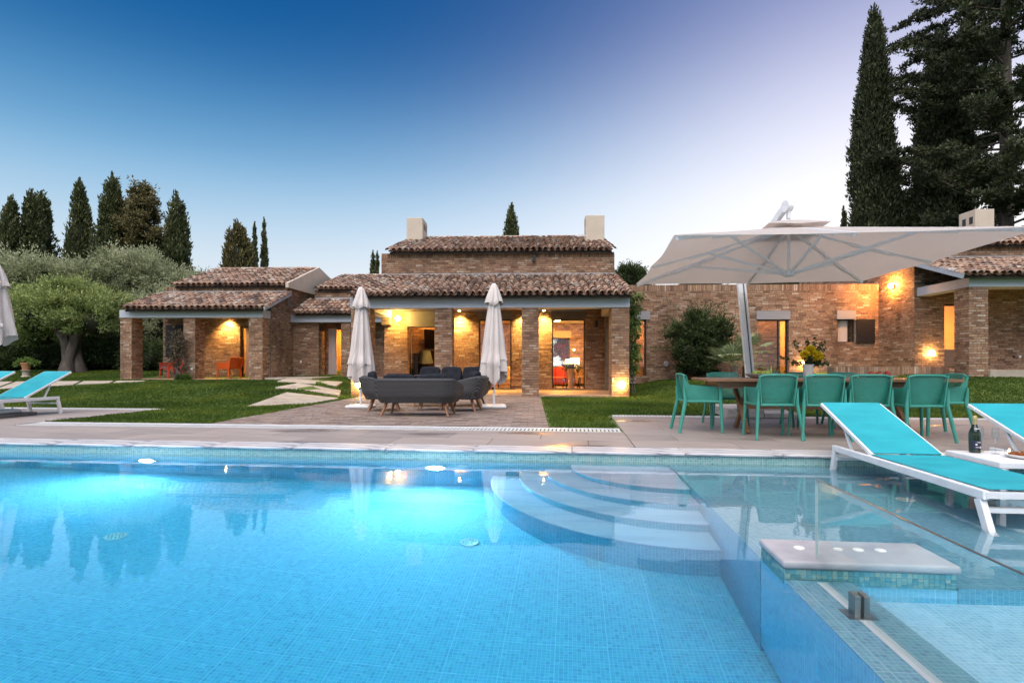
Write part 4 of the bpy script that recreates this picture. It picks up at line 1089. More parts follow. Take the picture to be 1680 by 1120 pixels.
for i, (ax, ay, az) in enumerate(((-.1, -.03, .075), (-.03, .08, .075), (.01, -.05, .07), (.1, -.01, .075), (.075, .09, .07), (.05, -.09, .075))):
    tag(MB().sphere((0, 0, 0), .043, 14, sq=.9).build('apple', 'apple', smooth=60, loc=Vector(on_table(3.42 + ax, 1.9 + ay)) + Vector((0, 0, az))), ['green apple at the left rim of the clay bowl', 'green apple at the back left of the clay bowl', 'green apple in the middle front of the clay bowl', 'green apple at the right rim of the clay bowl', 'green apple at the back right of the clay bowl', 'green apple at the front right of the clay bowl'][i], 'apple', 'apples in the clay bowl')
bw = thing('fruit_plate', 'low plate of red and orange fruit at the right of the dining table', 'plate', on_table(5.05, 1.95), -TH)
MB().lathe([(.1, 0), (.16, .012), (.2, .03), (.196, .032), (.15, .016), (.001, .01)], n=28).build('plate', 'ceramic', bw, smooth=40)
for i, (ax, ay, mt_, lab) in enumerate(((-.12, 0, 'fruit_red', 'red fruit at the left of the fruit plate'), (-.03, -.04, 'fruit_red', 'red fruit beside the orange on the fruit plate'), (.0, .06, 'fruit_orange', 'round orange in the middle of the fruit plate'), (.1, 0, 'fruit_red', 'dark red fruit at the right of the fruit plate'))):
    tag(MB().sphere((0, 0, 0), .042 if i != 3 else .048, 14, sq=.92).build('fruit', mt_, smooth=60, loc=Vector(on_table(5.05 + ax, 1.95 + ay)) + Vector((0, 0, .062))), lab, 'fruit', 'fruit on the plate')
for p, q, lab in ((3.72, 1.62, 'small glass candle holder glowing between the first two near chairs'), (4.62, 1.68, 'small glass candle holder glowing above the third near chair')):
    c = thing('candle_holder', lab, 'candle', on_table(p, q), 0, 'candle holders on the dining table')
    MB().lathe([(.001, .004), (.034, .004), (.038, .02), (.036, .055), (.033, .055), (.034, .02), (.03, .008), (.001, .008)], n=16).build('cup', 'glassware', c, smooth=40)
    MB().lathe([(.02, .009), (.02, .026), (.001, .026)], n=12).build('wax', 'ceramic', c); MB().sphere((0, 0, .036), .008, 8, sq=1.6).build('flame', 'candle', c)
VP = (4.10, 2.0)
vs_ = thing('flower_vase', 'white vase of yellow flowers and arching green sprays on the table', 'vase', on_table(*VP), -TH)
MB().lathe([(.06, 0), (.063, .01), (.072, .17), (.082, .2), (.078, .2), (.066, .17), (.056, .015), (.001, .012)], n=24).build('vase', 'ceramic', vs_, smooth=40)

# --- loungers: foot towards -y, origin under the head end on the ground
def make_lounger(label, zback=.72, yback=.36):
    t = thing('sun_lounger', label, 'sun lounger', group='turquoise sun loungers')
    W = .32; H = .305; Lf = -2.12; hy = -.68
    for s in (-1, 1):
        r = MB(); r.bar((s * W, .0, H), (s * W, Lf, H), .042, .06); r.build('side_rail', 'white', t, bevel=.006)
        for (y0, y1) in ((-.03, .035), (Lf + .06, Lf - .07)):
            l_ = MB(); l_.bar((s * W, y0, H - .03), (s * W * 1.02, y1, 0), .042, .062, (0, 1, 0)); l_.build('leg', 'white', t, bevel=.006)
        bk = MB(); bk.bar((s * (W - .028), hy, H + .03), (s * (W - .028), yback, zback), .026, .034); bk.build('back_rail', 'white', t, bevel=.004)
        st = MB(); st.bar((s * (W - .05), -.28, H - .02), (s * (W - .05), (hy + yback) * .5 + .05, (H + zback) * .5 + .01), .02, .026); st.build('back_stay', 'white', t)
    cr = MB(); cr.bar((-W, -.035, H - .1), (W, -.035, H - .1), .05, .03); cr.bar((-W, Lf + .04, H - .1), (W, Lf + .04, H - .1), .05, .03); cr.bar((-W, Lf + .02, H), (W, Lf + .02, H), .05, .04); cr.build('cross_bar', 'white', t)
    cr = MB(); cr.bar((-W + .03, yback - .005, zback), (W - .03, yback - .005, zback), .03, .03); cr.build('head_bar', 'white', t)
    def seat(u, v): return ((u - .5) * 2 * (W - .018), hy - .01 + (Lf + .03 - hy) * v, H + .036 - .022 * math.sin(math.pi * v) * math.sin(math.pi * u))
    MB().sheet(seat, 8, 16, .006).build('seat_sling', 'sling', t, smooth=60)
    def bksl(u, v): return ((u - .5) * 2 * (W - .035), hy + (yback - hy) * v, H + .053 + (zback - H - .03) * v - .015 * math.sin(math.pi * v) * math.sin(math.pi * u))
    MB().sheet(bksl, 8, 16, .006).build('back_sling', 'sling', t, smooth=60)
    return t
LG = make_lounger('turquoise sun lounger standing in the shallow water beside the glass panel')
LG.location = PW(3.66, -.55, SHELF); LG.rotation_euler = (0, 0, -TH)
dup(LG, PW(5.13, -.55, SHELF), -TH, 'turquoise sun lounger behind the champagne bottle')
LG2 = make_lounger('turquoise sun lounger on the deck at the left, near the lawn', .80, .30)
LG2.location = PW(-9.6, 3.5, 0); LG2.rotation_euler = (0, 0, -TH)
dup(LG2, PW(-10.85, 3.5, 0), -TH, 'turquoise sun lounger cut off at the left edge, only a backrest corner showing')
# --- side table, bottle, glasses, plate
st = thing('side_table', 'white low side table standing in the water between two loungers', 'side table', PW(4.30, -1.43, SHELF), -TH)
TH_ = .17 - SHELF
MB().box(-.25, .25, -.33, .33, TH_ - .05, TH_).build('table_top', 'white', st, bevel=.006)
for sx in (-1, 1):
    for sy in (-1, 1): MB().box(sx * .225 - .024, sx * .225 + .024, sy * .305 - .024, sy * .305 + .024, 0, TH_ - .051).build('leg', 'white', st, bevel=.005)
bt = thing('champagne_bottle', 'dark green champagne bottle with gold foil neck on the white side table', 'bottle', PW(4.215, -1.23, .171), -TH)
MB().lathe([(.036, 0), (.044, .006), (.0445, .15), (.043, .175), (.034, .205), (.0215, .232), (.0165, .25)], n=28).build('body', 'bottle', bt, smooth=40)
MB().lathe([(.0172, .236), (.0172, .285), (.0185, .287), (.0185, .297), (.0165, .299), (.0172, .315), (.012, .322), (.001, .323)], n=24).build('foil', 'foil', bt, smooth=40)
lb = MB(); lb.sheet(lambda u, v: (.0452 * math.sin((u - .5) * 2.6), -.0452 * math.cos((u - .5) * 2.6), .035 + .075 * v), 16, 1); lb.build('label', 'label', bt, smooth=60)
pr = MB()
for z0, z1, a0, a1 in ((.048, .053, -.45, .1), (.043, .058, .2, .62), (.067, .082, -.5, -.18), (.095, .098, -.3, .5), (.088, .091, -.1, .5)):
    pr.sheet(lambda u, v: (.0456 * math.sin(a0 + (a1 - a0) * u), -.0456 * math.cos(a0 + (a1 - a0) * u), z0 + (z1 - z0) * v), 6, 1)
pr.build('label_print', 'label_print', bt)
nk = MB(); nk.sheet(lambda u, v: (.0335 * math.sin((u - .5) * 1.2), -.0335 * math.cos((u - .5) * 1.2), .204 + .012 * v), 6, 1)
nk.build('neck_seal', 'label_print', bt)
for p, q, lab in ((4.335, -1.30, 'champagne flute just right of the bottle'), (4.30, -1.16, 'champagne flute behind the bottle')):
    gl = thing('champagne_flute', lab, 'glass', PW(p, q, .171), 0, 'champagne flutes on the side table')
    MB().lathe([(.001, 0), (.032, 0), (.03, .003), (.005, .008), (.004, .085), (.014, .10), (.026, .14), (.029, .18), (.024, .225), (.0228, .225), (.0275, .18), (.0245, .141), (.012, .102), (.001, .098)], n=20).build('glass', 'glassware', gl, smooth=40)
c = thing('candle_holder', 'small lit candle glass beside the salad plate', 'candle', PW(4.40, -1.36, .171), 0)
MB().lathe([(.001, .004), (.03, .004), (.036, .02), (.034, .06), (.031, .06), (.032, .02), (.001, .008)], n=16).build('cup', 'glassware', c, smooth=40); MB().lathe([(.022, .009), (.022, .03), (.001, .03)], n=12).build('wax', 'ceramic', c); MB().sphere((0, 0, .042), .008, 8, sq=1.6).build('flame', 'candle', c)
pt = thing('salad_plate', 'white rimmed plate of salad on the side table', 'plate', PW(4.43, -1.52, .171), -TH)
MB().lathe([(.09, 0), (.13, .008), (.15, .03), (.147, .031), (.125, .014), (.001, .01)], n=32).build('plate', 'ceramic', pt, smooth=40)
sd = MB()
for k in range(60):
    a, r_ = random.random() * 6.28, .11 * math.sqrt(random.random()); s_ = random.uniform(.008, .018)
    sd.box(r_ * math.cos(a) - s_, r_ * math.cos(a) + s_, r_ * math.sin(a) - s_ * .6, r_ * math.sin(a) + s_ * .6, .016, .024 + random.random() * .02)
struct(sd.build('salad', 'salad', pt), 'stuff')
# --- glass panel and clamp
gp = thing('glass_panel', 'frameless glass panel standing on the dividing wall in the water', 'glass panel', PW(1.915, -3.62, -.165), -TH)
PT = .165 + .363
MB().box(-.006, .006, -2.7, 0, .012, PT).build('pane', 'panel_glass', gp)
ed = MB(); ed.box(-.0062, .0062, -2.7, .0, PT, PT + .0015); ed.build('top_edge', 'steel', gp)
ed = MB(); ed.box(-.0062, .0062, .0, .0015, .012, PT); ed.build('end_edge', pm('glass_edge', [(.75, .85, .85), (.85, .92, .92)], 20, .1), gp)
for yy in (-.42, -1.9):
    cl = MB(); cl.box(-.03, -.0065, yy - .03, yy + .03, .008, .122); cl.box(.0065, .03, yy - .03, yy + .03, .008, .122); c_ = cl.build('clamp', 'steel', gp, bevel=.002)
    MB().box(-.06, .06, yy - .05, yy + .05, 0, .0075).build('clamp_plate', 'steel', c_)
# --- floor and ledge drains
def drain(label, p, q, z, r=.075):
    t = thing('pool_drain', label, 'drain', PW(p, q, z), 0)
    MB().lathe([(r, 0), (r, .006), (r * .9, .012), (r * .82, .009), (.001, .009)], n=28).build('cover', 'ceramic', t, smooth=30)
    h = MB()
    for ring, k in ((.35, 6), (.62, 12)):
        for i in range(k):
            a = 2 * math.pi * i / k; h.lathe([(r * .075, .0), (r * .075, .0012), (.0001, .0012)], (r * ring * math.cos(a), r * ring * math.sin(a), .0085), 8)
    h.build('drain_holes', 'dark', t)
def bt_floor(u, v, depth):
    dw = 930 * (.93 - WATER) / (v - 600); xw = (u - 840) / 930 * dw; hr = math.hypot(xw, dw)
    th1 = math.atan2(hr, .93 - WATER); th2 = math.asin(math.sin(th1) / 1.333); hr2 = hr + depth * math.tan(th2)
    return PL(xw * hr2 / hr, dw * hr2 / hr)
pq = bt_floor(190, 879, WATER - ZF); drain('round white drain on the pool floor below the cypress reflections', *pq, ZF + .001, .085)
pq = bt_floor(770, 889, WATER - ZF); drain('round white drain on the pool floor left of the curved steps', *pq, ZF + .001, .085)
pq = bt_floor(1485, 819, WATER - SHELF); drain('round drain on the shallow ledge under the lounger', *pq, SHELF + .001, .07)
pq = PL(-3.45, 6.6); t = thing('pool_inlet', 'small steel inlet in the far pool wall', 'inlet', PW(-3.1, QF, -.72), -TH)
MB().sphere((0, -.01, 0), .035, 12).build('nozzle', 'steel', t, smooth=60)
t = thing('pool_inlet', 'round white inlet in the far pool wall beside the underwater lamp near the steps', 'inlet', PW(-.52, QF, -.50), -TH)
o = MB().lathe([(.06, 0), (.06, .01), (.001, .012)], n=20).build('cover', 'ceramic', t); o.rotation_euler = (R(90), 0, 0)

# --- closed parasols
def make_parasol(label, seed, h=2.66, hem=.48):
    rs = random.Random(seed)
    t = thing('closed_parasol', label, 'parasol', group='closed parasols')
    pole = MB(); pole.tube([(0, 0, .05), (0, 0, h - .05)], .025, 14); pole.build('pole', 'white', t, smooth=60)
    MB().box(-.27, .27, -.27, .27, 0, .07).build('base', 'white', t, bevel=.03)
    bl = MB()
    for sx in (-1, 1):
        for sy in (-1, 1): bl.lathe([(.012, .07), (.012, .1), (.001, .1)], (sx * .17, sy * .17, 0), 10)
    bl.build('base_bolt', 'white', t)
    MB().box(-.05, .0, -.03, .03, .40, .46).build('clamp_knob', 'black', t, bevel=.01)
    ph = rs.random() * 6.28
    fold = [rs.uniform(.75, 1.25) for _ in range(8)]; tail = [rs.uniform(0, 1) for _ in range(8)]
    def interp(arr, a):
        k = (a / (2 * math.pi) * 8) % 8; i = int(k); f = k - i; f = f * f * (3 - 2 * f); return arr[i] * (1 - f) + arr[(i + 1) % 8] * f
    def skin(z0, zb, rb, pl, tails, amp=1.0):
        def fn(u, v):
            a = 2 * math.pi * u
            zbot = zb + (.34 * interp(tail, a) * tails)
            z = z0 + (zbot - z0) * v
            s = (z0 - z) / (z0 - zb)
            r = .035 + (rb - .035) * min(1, s * 1.02) ** .72
            r *= interp(fold, a) * .35 + .65
            r *= 1 + pl * (.35 + .65 * s) * math.cos(8 * a + ph + 1.2 * math.sin(3 * s + a)) + .06 * s * math.sin(19 * a + 5 * s)
            if s > .8: r *= 1 - .25 * (s - .8) / .2 * (interp(tail, a) < .5)
            return (r * math.cos(a), r * math.sin(a), z)
        return fn
    MB().sheet(skin(h, hem, .285, .24, 1), 96, 40, .004, closed_u=True).build('canopy', 'parasol', t, smooth=70)
    sk = skin(h + .012, h - .5, .205, .16, .35)
    MB().sheet(lambda u, v: tuple(Vector(sk(u, v)) * 1.0), 64, 12, .004, closed_u=True).build('vent_flap', 'parasol', t, smooth=70)
    sk2 = skin(h - .9, hem + .32, .315, .18, .8)
    MB().sheet(lambda u, v: sk2(.55 + u * .38, v * 1), 40, 24, .004).build('fabric_fold', 'parasol', t, smooth=70)
    MB().lathe([(.045, h - .03), (.05, h), (.035, h + .02), (.001, h + .025)], n=16).build('cap', 'white', t, smooth=50)
    return t
P1 = make_parasol('closed off-white parasol on a white base left of the wicker sofa', 3); P1.location = (-3.36, 12.6, 0); P1.rotation_euler = (0, 0, R(-4))
P2 = make_parasol('closed off-white parasol on a white base right of the wicker sofa', 11, 2.74); P2.location = (-.40, 12.6, 0); P2.rotation_euler = (0, 0, R(2))
P3 = make_parasol('closed parasol at the left edge beside the sun loungers', 5, 2.75, 1.2); P3.location = (-9.44, 10.35, .06)
MB().box(-.42, .42, -.42, .42, -.06, .0).build('base_slab', 'stone_dark', P3, bevel=.01)

# --- wicker lounge set: back towards -y
def shell(t, Wd, Dp, seat_h, back_h, arm_h, legs=4):
    """curved wicker tub: plan is a rounded U open to +y"""
    def plan(u):
        # u 0..1 round the U from left arm front to right arm front
        s = u * 2 - 1; hw, d = Wd / 2, Dp
        L1 = d - .25; Lc = .39; L2 = Wd - .5; tot = 2 * L1 + 2 * Lc + L2; k = u * tot
        r = .25
        if k < L1: return (-hw, d / 2 - k)
        k -= L1
        if k < Lc: a = k / Lc * math.pi / 2; return (-hw + r - r * math.cos(a), -d / 2 + r - r * math.sin(a))
        k -= Lc
        if k < L2: return (-hw + r + k, -d / 2)
        k -= L2
        if k < Lc: a = k / Lc * math.pi / 2; return (hw - r + r * math.sin(a), -d / 2 + r - r * math.cos(a))
        k -= Lc
        return (hw, -d / 2 + r + k)
    def fn(u, v):
        x, y = plan(u); back = max(0, min(1, (Dp / 2 - y) / Dp)); b = back * back * (3 - 2 * back)
        top = arm_h + (back_h - arm_h) * b; z0 = seat_h - .14
        z = z0 + (top - z0) * v
        flare = 1 + .10 * v; taper = .90 + .10 * min(1, v * 3)
        return (x * taper * (1 + .03 * v), y * taper - .10 * v * b, z)
    MB().sheet(fn, 56, 12, -.045).build('shell', 'wicker', t, smooth=60)
    rim = MB(); rim.tube([Vector(fn(i / 56, 1)) + Vector((0, .02, .0)) for i in range(57)], .026, 8); rim.build('rim', 'wicker', t, smooth=60)
    MB().box(-Wd / 2 * .9, Wd / 2 * .9, -Dp / 2 * .9, Dp / 2 * .93, seat_h - .14, seat_h - .05).build('seat_base', 'wicker', t, bevel=.03)
    for sx in (-1, 1):
        for sy in (-1, 1):
            lg = MB(); lg.tube([(sx * (Wd / 2 - .2), sy * (Dp / 2 - .16), seat_h - .12), (sx * (Wd / 2 - .10), sy * (Dp / 2 - .05), 0)], [.034, .02], 10); lg.build('leg', 'legwood', t, smooth=60)
    if legs > 4:
        for sy in (-1, 1):
            lg = MB(); lg.tube([(0, sy * (Dp / 2 - .16), seat_h - .12), (0, sy * (Dp / 2 - .08), 0)], [.034, .02], 10); lg.build('leg', 'legwood', t, smooth=60)
def cushions(t, Wd, Dp, seat_h, n, bh=.42):
    cw = (Wd - .22) / n
    for k in range(n):
        x = -Wd / 2 + .11 + cw * (k + .5)
        m = MB(); rbox(m, 0, 0, 0, cw * .99, Dp - .16, .15, .35, 12); m.build('seat_cushion', 'cushion', t, smooth=60, loc=(x, .03, seat_h))
        m = MB(); rbox(m, 0, 0, 0, cw * .96, .17, bh, .38, 12); o = m.build('back_cushion', 'cushion', t, smooth=60, loc=(x, -Dp / 2 + .14, seat_h + .05 + bh / 2)); o.rotation_euler = (R(14 + random.uniform(-4, 4)), R(random.uniform(-3, 3)), 0)
s1 = thing('wicker_sofa', 'grey wicker two seat sofa seen from behind, wooden splayed legs', 'sofa', (-1.77, 10.75, 0), R(-5))
shell(s1, 1.46, .76, .41, .68, .54); cushions(s1, 1.46, .76, .41, 2, .32)
s2 = thing('wicker_sofa', 'wicker sofa facing the pool with three dark upright back cushions', 'sofa', (-1.44, 13.1, 0), R(176))
shell(s2, 1.75, .80, .42, .70, .56, 6); cushions(s2, 1.75, .80, .42, 3, .44)
s3 = thing('wicker_armchair', 'grey wicker armchair at the left of the lounge set, beside a parasol', 'armchair', (-2.66, 11.8, 0), R(-80), 'wicker armchairs')
shell(s3, .76, .72, .41, .70, .54); cushions(s3, .76, .72, .41, 1, .36)
s4 = thing('wicker_armchair', 'grey wicker armchair at the right of the lounge set, beside a parasol', 'armchair', (-1.0, 11.75, 0), R(80), 'wicker armchairs')
shell(s4, .76, .72, .41, .70, .54); cushions(s4, .76, .72, .41, 1, .36)
ct = thing('coffee_table', 'small dark coffee table hidden between the wicker sofas', 'table', (-1.72, 12.0, 0), 0)
MB().lathe([(.36, .36), (.38, .365), (.38, .39), (.001, .39)], n=32).build('top', 'wicker', ct, smooth=40)
for k in range(4):
    a = math.pi / 4 + k * math.pi / 2; lg = MB(); lg.tube([(.25 * math.cos(a), .25 * math.sin(a), .36), (.33 * math.cos(a), .33 * math.sin(a), 0)], [.022, .014], 8); lg.build('leg', 'legwood', ct, smooth=60)

# --- guest terrace chairs
def terrace_chair(name, label, mat, loc, rz):
    t = thing(name, label, 'armchair', loc, rz)
    MB().box(-.3, .3, -.28, .3, .36, .40).build('seat', mat, t, bevel=.01); MB().box(-.27, .27, -.24, .28, .401, .46).build('seat_pad', 'pad', t, bevel=.02)
    MB().sheet(lambda u, v: ((u - .5) * .6, -.28 - .16 * v + .05 * (2 * u - 1) ** 2, .40 + .40 * v), 10, 6, .025).build('backrest', mat, t, smooth=60)
    for s in (-1, 1):
        MB().sheet(lambda u, v: (s * (.30 + .02 * v), -.32 + .62 * u - .06 * v * (1 - u), .40 + v * (.21 + .14 * max(0, 1 - 3 * u))), 12, 3, .02 * s).build('armrest', mat, t, smooth=60)
        for sy, dy in ((.27, .03), (-.25, -.06)):
            MB().bar((s * .28, sy, .38), (s * .29, sy + dy, 0), .045, .045).build('leg', mat, t)
    return t
x, y, _ = HW(-13.35, 4.5); terrace_chair('terrace_armchair', 'dark red armchair on the guest terrace under the black shutter', 'red', (x, y, LZ), R(150))
x, y, _ = HW(-11.05, 4.45); terrace_chair('terrace_armchair', 'bright orange armchair under the downlight on the guest terrace', 'orange', (x, y, LZ), R(70))

# --- cantilever parasol
CP = PW(3.92, 2.25)
cu = thing('cantilever_parasol', 'large open cantilever parasol with beige canopy over the dining table', 'parasol', (CP[0], CP[1], 0), -TH)
HWd, ZE, ZA, ZH = 2.02, 2.45, 3.03, 2.31
def can(u, v):
    """square canopy, four sloped faces with slightly sagging edges"""
    x, y = (u * 2 - 1), (v * 2 - 1)
    m_ = max(abs(x), abs(y)); a_ = min(abs(x), abs(y))
    z = ZE + (ZA - ZE) * (1 - m_) + .0
    sag = .05 * math.sin(math.pi * min(1, m_)) * (1 - a_)
    corner = .02 * a_ * m_
    e = 1 - .025 * (1 - (a_ / max(m_, 1e-6)) ** 2) * m_ ** 4 * abs(math.sin(math.pi * 2 * a_ / max(m_, 1e-6) * .5)) 
    return (x * HWd * e, y * HWd * e, z - sag * .6 + corner)
MB().sheet(can, 32, 32, .004).build('canopy', 'canopy', cu, smooth=25)
vt = MB(); vt.sheet(lambda u, v: ((u * 2 - 1) * .42, (v * 2 - 1) * .42, ZA + .075 - .15 * max(abs(u * 2 - 1), abs(v * 2 - 1)) ** 1.3 + .02 * (abs(u * 2 - 1) * abs(v * 2 - 1))), 16, 16, .004); vt.build('vent_cap', 'canopy', cu, smooth=25)
ends = [(-1, -1), (0, -1), (1, -1), (1, 0), (1, 1), (0, 1), (-1, 1), (-1, 0)]
for ex, ey in ends:
    L = math.hypot(ex, ey); dx, dy = ex / L, ey / L
    a = (dx * .06, dy * .06, ZA - .06); b = (ex * HWd * .985, ey * HWd * .985, ZE - .012)
    rb = MB(); rb.bar(a, b, .03, .045); ro_ = rb.build('rib', 'alu', cu)
    mid = Vector(a).lerp(Vector(b), .56); MB().bar(Vector(a).lerp(Vector(b), .42) - Vector((0, 0, .028)), Vector(a).lerp(Vector(b), .72) - Vector((0, 0, .028)), .036, .035).build('sleeve', 'alu', ro_)
    stt = MB(); stt.bar((dx * .06, dy * .06, ZH), mid - Vector((0, 0, .04)), .024, .038); stt.build('strut', 'alu', cu)
MB().tube([(0, 0, ZH - .02), (0, 0, ZA + .1)], .022, 12).build('centre_tube', 'alu', cu, smooth=60)
MB().lathe([(.05, -.05), (.085, -.03), (.085, .03), (.03, .05)], (0, 0, ZH), 16).build('hub', 'alu', cu, smooth=40)
mb_w = Vector((4.56, 10.75)); mt_w = Vector((4.30, 10.8))
def loc_cu(x, y, z):
    d = Vector((x - CP[0], y - CP[1])); return (d.x * PC - d.y * PS, d.x * PS + d.y * PC, z)
base, top = loc_cu(4.56, 10.72, .12), loc_cu(4.29, 10.72, 2.95)
mast = MB(); mast.bar(base, top, .15, .11, (0, 1, 0)); mast.build('mast', 'alu', cu, bevel=.012)
gr = MB(); gr.bar(Vector(base) + Vector((.02, -.06, 0)), Vector(top) + Vector((.02, -.06, 0)), .02, .01, (0, 1, 0)); gr.build('mast_groove', 'stone_dark', cu)
MB().box(base[0] + .06, base[0] + .14, base[1] - .06, base[1] + .04, .62, .80).build('crank_housing', 'alu', cu, bevel=.01)
arm = MB(); hd = (-.02, .02, ZA + .31); arm.bar(Vector(loc_cu(4.31, 10.68, 2.78)), Vector((-.10, .3, ZA + .12)), .07, .1); arm.bar((-.12, .34, ZA + .08), hd, .07, .10, w2=.07, h2=.12); arm.build('arm', 'alu', cu, bevel=.01)
hdm = MB(); hdm.tube([(-.045, 0, 0), (.045, 0, 0)], .085, 20); h_o = hdm.build('arm_head', 'alu', cu, smooth=40, loc=(-.02, 0, ZA + .28)); h_o.rotation_euler = (0, 0, R(20))
MB().bar((0, 0, ZA + .1), (0.0, 0, ZA + .28), .05, .06).build('hanger', 'alu', cu)
dk = MB()
for yy, zz in ((-.06, .36), (.02, .33)): dk.box(-.075, .035, yy - .012, yy + .012, ZA + zz - .012, ZA + zz + .012)
for sx in (-1, 1):
    for sy in (-1, 1):
        bx_, by_ = base[0] + sx * .33, base[1] + sy * .33
        MB().box(bx_ - .32, bx_ + .32, by_ - .32, by_ + .32, .005, .085).build('base_slab', 'conc', cu, bevel=.008)
        MB().box(bx_ - .31 - .02 * sy, bx_ + .31 - .02 * sy, by_ - .30, by_ + .30, .0865, .165).build('base_slab', 'conc', cu, bevel=.008) if not (sx == 1 and sy == -1) else None

# ------------------------------------------------------------------ inside the rooms
def inside(name, label, cat, X, Y, z, rz=0): return thing(name, label, cat, HW(X, Y, z), rz - HT)
tvt = inside('television', 'flat black television tilted on the brick wall of the fireplace niche', 'television', -3.2, 4.45, 1.95, R(-22))
o = MB().box(-.34, .34, -.03, .03, -.36, .36).build('screen', 'screen', tvt, bevel=.008); o.rotation_euler = (R(12), R(6), 0)
MB().bar((0, .03, 0), (0, .28, 0), .06, .06).build('bracket', 'black', tvt)
fp = inside('fireplace_hood', 'dark metal fireplace hood below the television', 'fireplace', -3.3, 4.35, FZ)
MB().add([(-.35, -.2, .95), (.22, -.25, .95), (.35, .35, .95), (-.35, .35, .95), (-.35, -.02, 1.45), (.05, -.05, 1.45), (.15, .35, 1.45), (-.35, .35, 1.45)], [(0, 3, 2, 1), (4, 5, 6, 7), (0, 1, 5, 4), (1, 2, 6, 5), (2, 3, 7, 6), (3, 0, 4, 7)]).build('hood', 'black', fp)
MB().box(-.45, .3, -.15, .35, 0, .6).build('firebox', 'black', fp, bevel=.01); MB().box(-.52, -.36, -.3, .35, 0, 1.35).build('side_post', 'black', fp)
sf = inside('living_room_sofa', 'cream sofa glimpsed through the portico door', 'sofa', -.55, 5.4, FZ, R(180))
MB().box(-.9, .9, -.4, .4, .12, .42).build('seat', 'plaster', sf, bevel=.05); MB().box(-.9, .9, -.5, -.3, .3, .85).build('backrest', 'plaster', sf, bevel=.06)
for s in (-1, 1): MB().box(s * .9 - .1, s * .9 + .1, -.45, .4, .1, .6).build('armrest', 'plaster', sf, bevel=.05)
for k in range(2):
    m = MB(); rbox(m, 0, 0, 0, .45, .16, .42, .4, 10); m.build('cushion', 'fruit_orange' if k else 'plaster', sf, smooth=60, loc=(-.35 + k * .6, -.2, .62))
ra = inside('red_armchair', 'red upholstered armchair inside the portico window', 'armchair', 1.62, 5.4, FZ, R(160))
MB().box(-.33, .33, -.32, .32, .15, .45).build('seat', 'red', ra, bevel=.05)
MB().sheet(lambda u, v: (.36 * math.sin((u - .5) * 3.6), -.36 * math.cos((u - .5) * 3.6), .2 + .65 * v - .2 * abs(u - .5) * v), 16, 6, .08).build('backrest', 'red', ra, smooth=60)
for s in (-1, 1):
    for sy in (-1, 1): MB().bar((s * .25, sy * .25, .16), (s * .28, sy * .28, 0), .04, .04).build('leg', 'legwood', ra)
sb = inside('sideboard', 'dark console under the table lamps inside the portico window', 'sideboard', 2.4, 7.4, FZ)
MB().box(-.9, .9, -.2, .22, .62, .68).build('top', 'wood', sb); MB().box(-.85, .85, -.17, .2, .1, .60).build('body', 'wood', sb)
def table_lamp(label, X, Y, z, s=1):
    t = inside('table_lamp', label, 'lamp', X, Y, z)
    MB().lathe([(.05 * s, 0), (.09 * s, .08 * s), (.095 * s, .16 * s), (.04 * s, .25 * s), (.02 * s, .27 * s)], n=18).build('base', 'ceramic', t, smooth=40)
    MB().lathe([(.17 * s, .27 * s), (.16 * s, .5 * s), (.155 * s, .5 * s), (.165 * s, .27 * s)], n=24).build('shade', 'shade', t, smooth=40)
table_lamp('white drum table lamp glowing inside the portico window', 2.35, 6.3, FZ + .62, 1.15)
table_lamp('smaller amber table lamp behind the white drum lamp', 2.2, 7.4, FZ + .68, .95)
MB_ = inside('side_pedestal', 'small round table carrying the drum lamp', 'table', 2.35, 6.3, FZ)
MB().lathe([(.2, 0), (.2, .02), (.03, .04), (.03, .58), (.25, .6), (.25, .62), (.001, .62)], n=24).build('table', 'wood', MB_, smooth=40)
bl = inside('bare_bulb_lamp', 'small glowing bulb above the red armchair', 'lamp', 1.52, 5.0, 1.02); MB().sphere((0, 0, 0), .05, 12).build('bulb', 'globe', bl, smooth=60); MB().bar((0, 0, -.05), (0, 0, -.96), .02, .02).build('stem', 'black', bl)
wl_ = inside('wall_sconce', 'small glowing sconce on the far wall of the living room', 'lamp', 2.42, 7.72, 1.62); MB().sphere((0, -.04, 0), .05, 12).build('bulb', 'shade', wl_, smooth=60)
pv = inside('tall_vase', 'tall pale cylinder planter inside the portico window', 'planter', 2.1, 4.75, FZ); MB().lathe([(.1, 0), (.11, .02), (.13, .78), (.12, .78), (.10, .7), (.001, .7)], n=24).build('planter', 'curtain', pv, smooth=40)
so = inside('bar_stool', 'dark stool with a pale seat inside the portico window', 'stool', 2.5, 4.55, FZ, R(20))
MB().lathe([(.19, .44), (.2, .46), (.19, .5), (.001, .5)], n=20).build('seat', 'plaster', so, smooth=40)
for k in range(4):
    a = k * math.pi / 2 + .6; MB().bar((.13 * math.cos(a), .13 * math.sin(a), .44), (.2 * math.cos(a), .2 * math.sin(a), 0), .035, .035).build('leg', 'black', so)
MB().bar((-.15, .05, .48), (-.12, .12, .85), .04, .04).build('backrest', 'black', so)
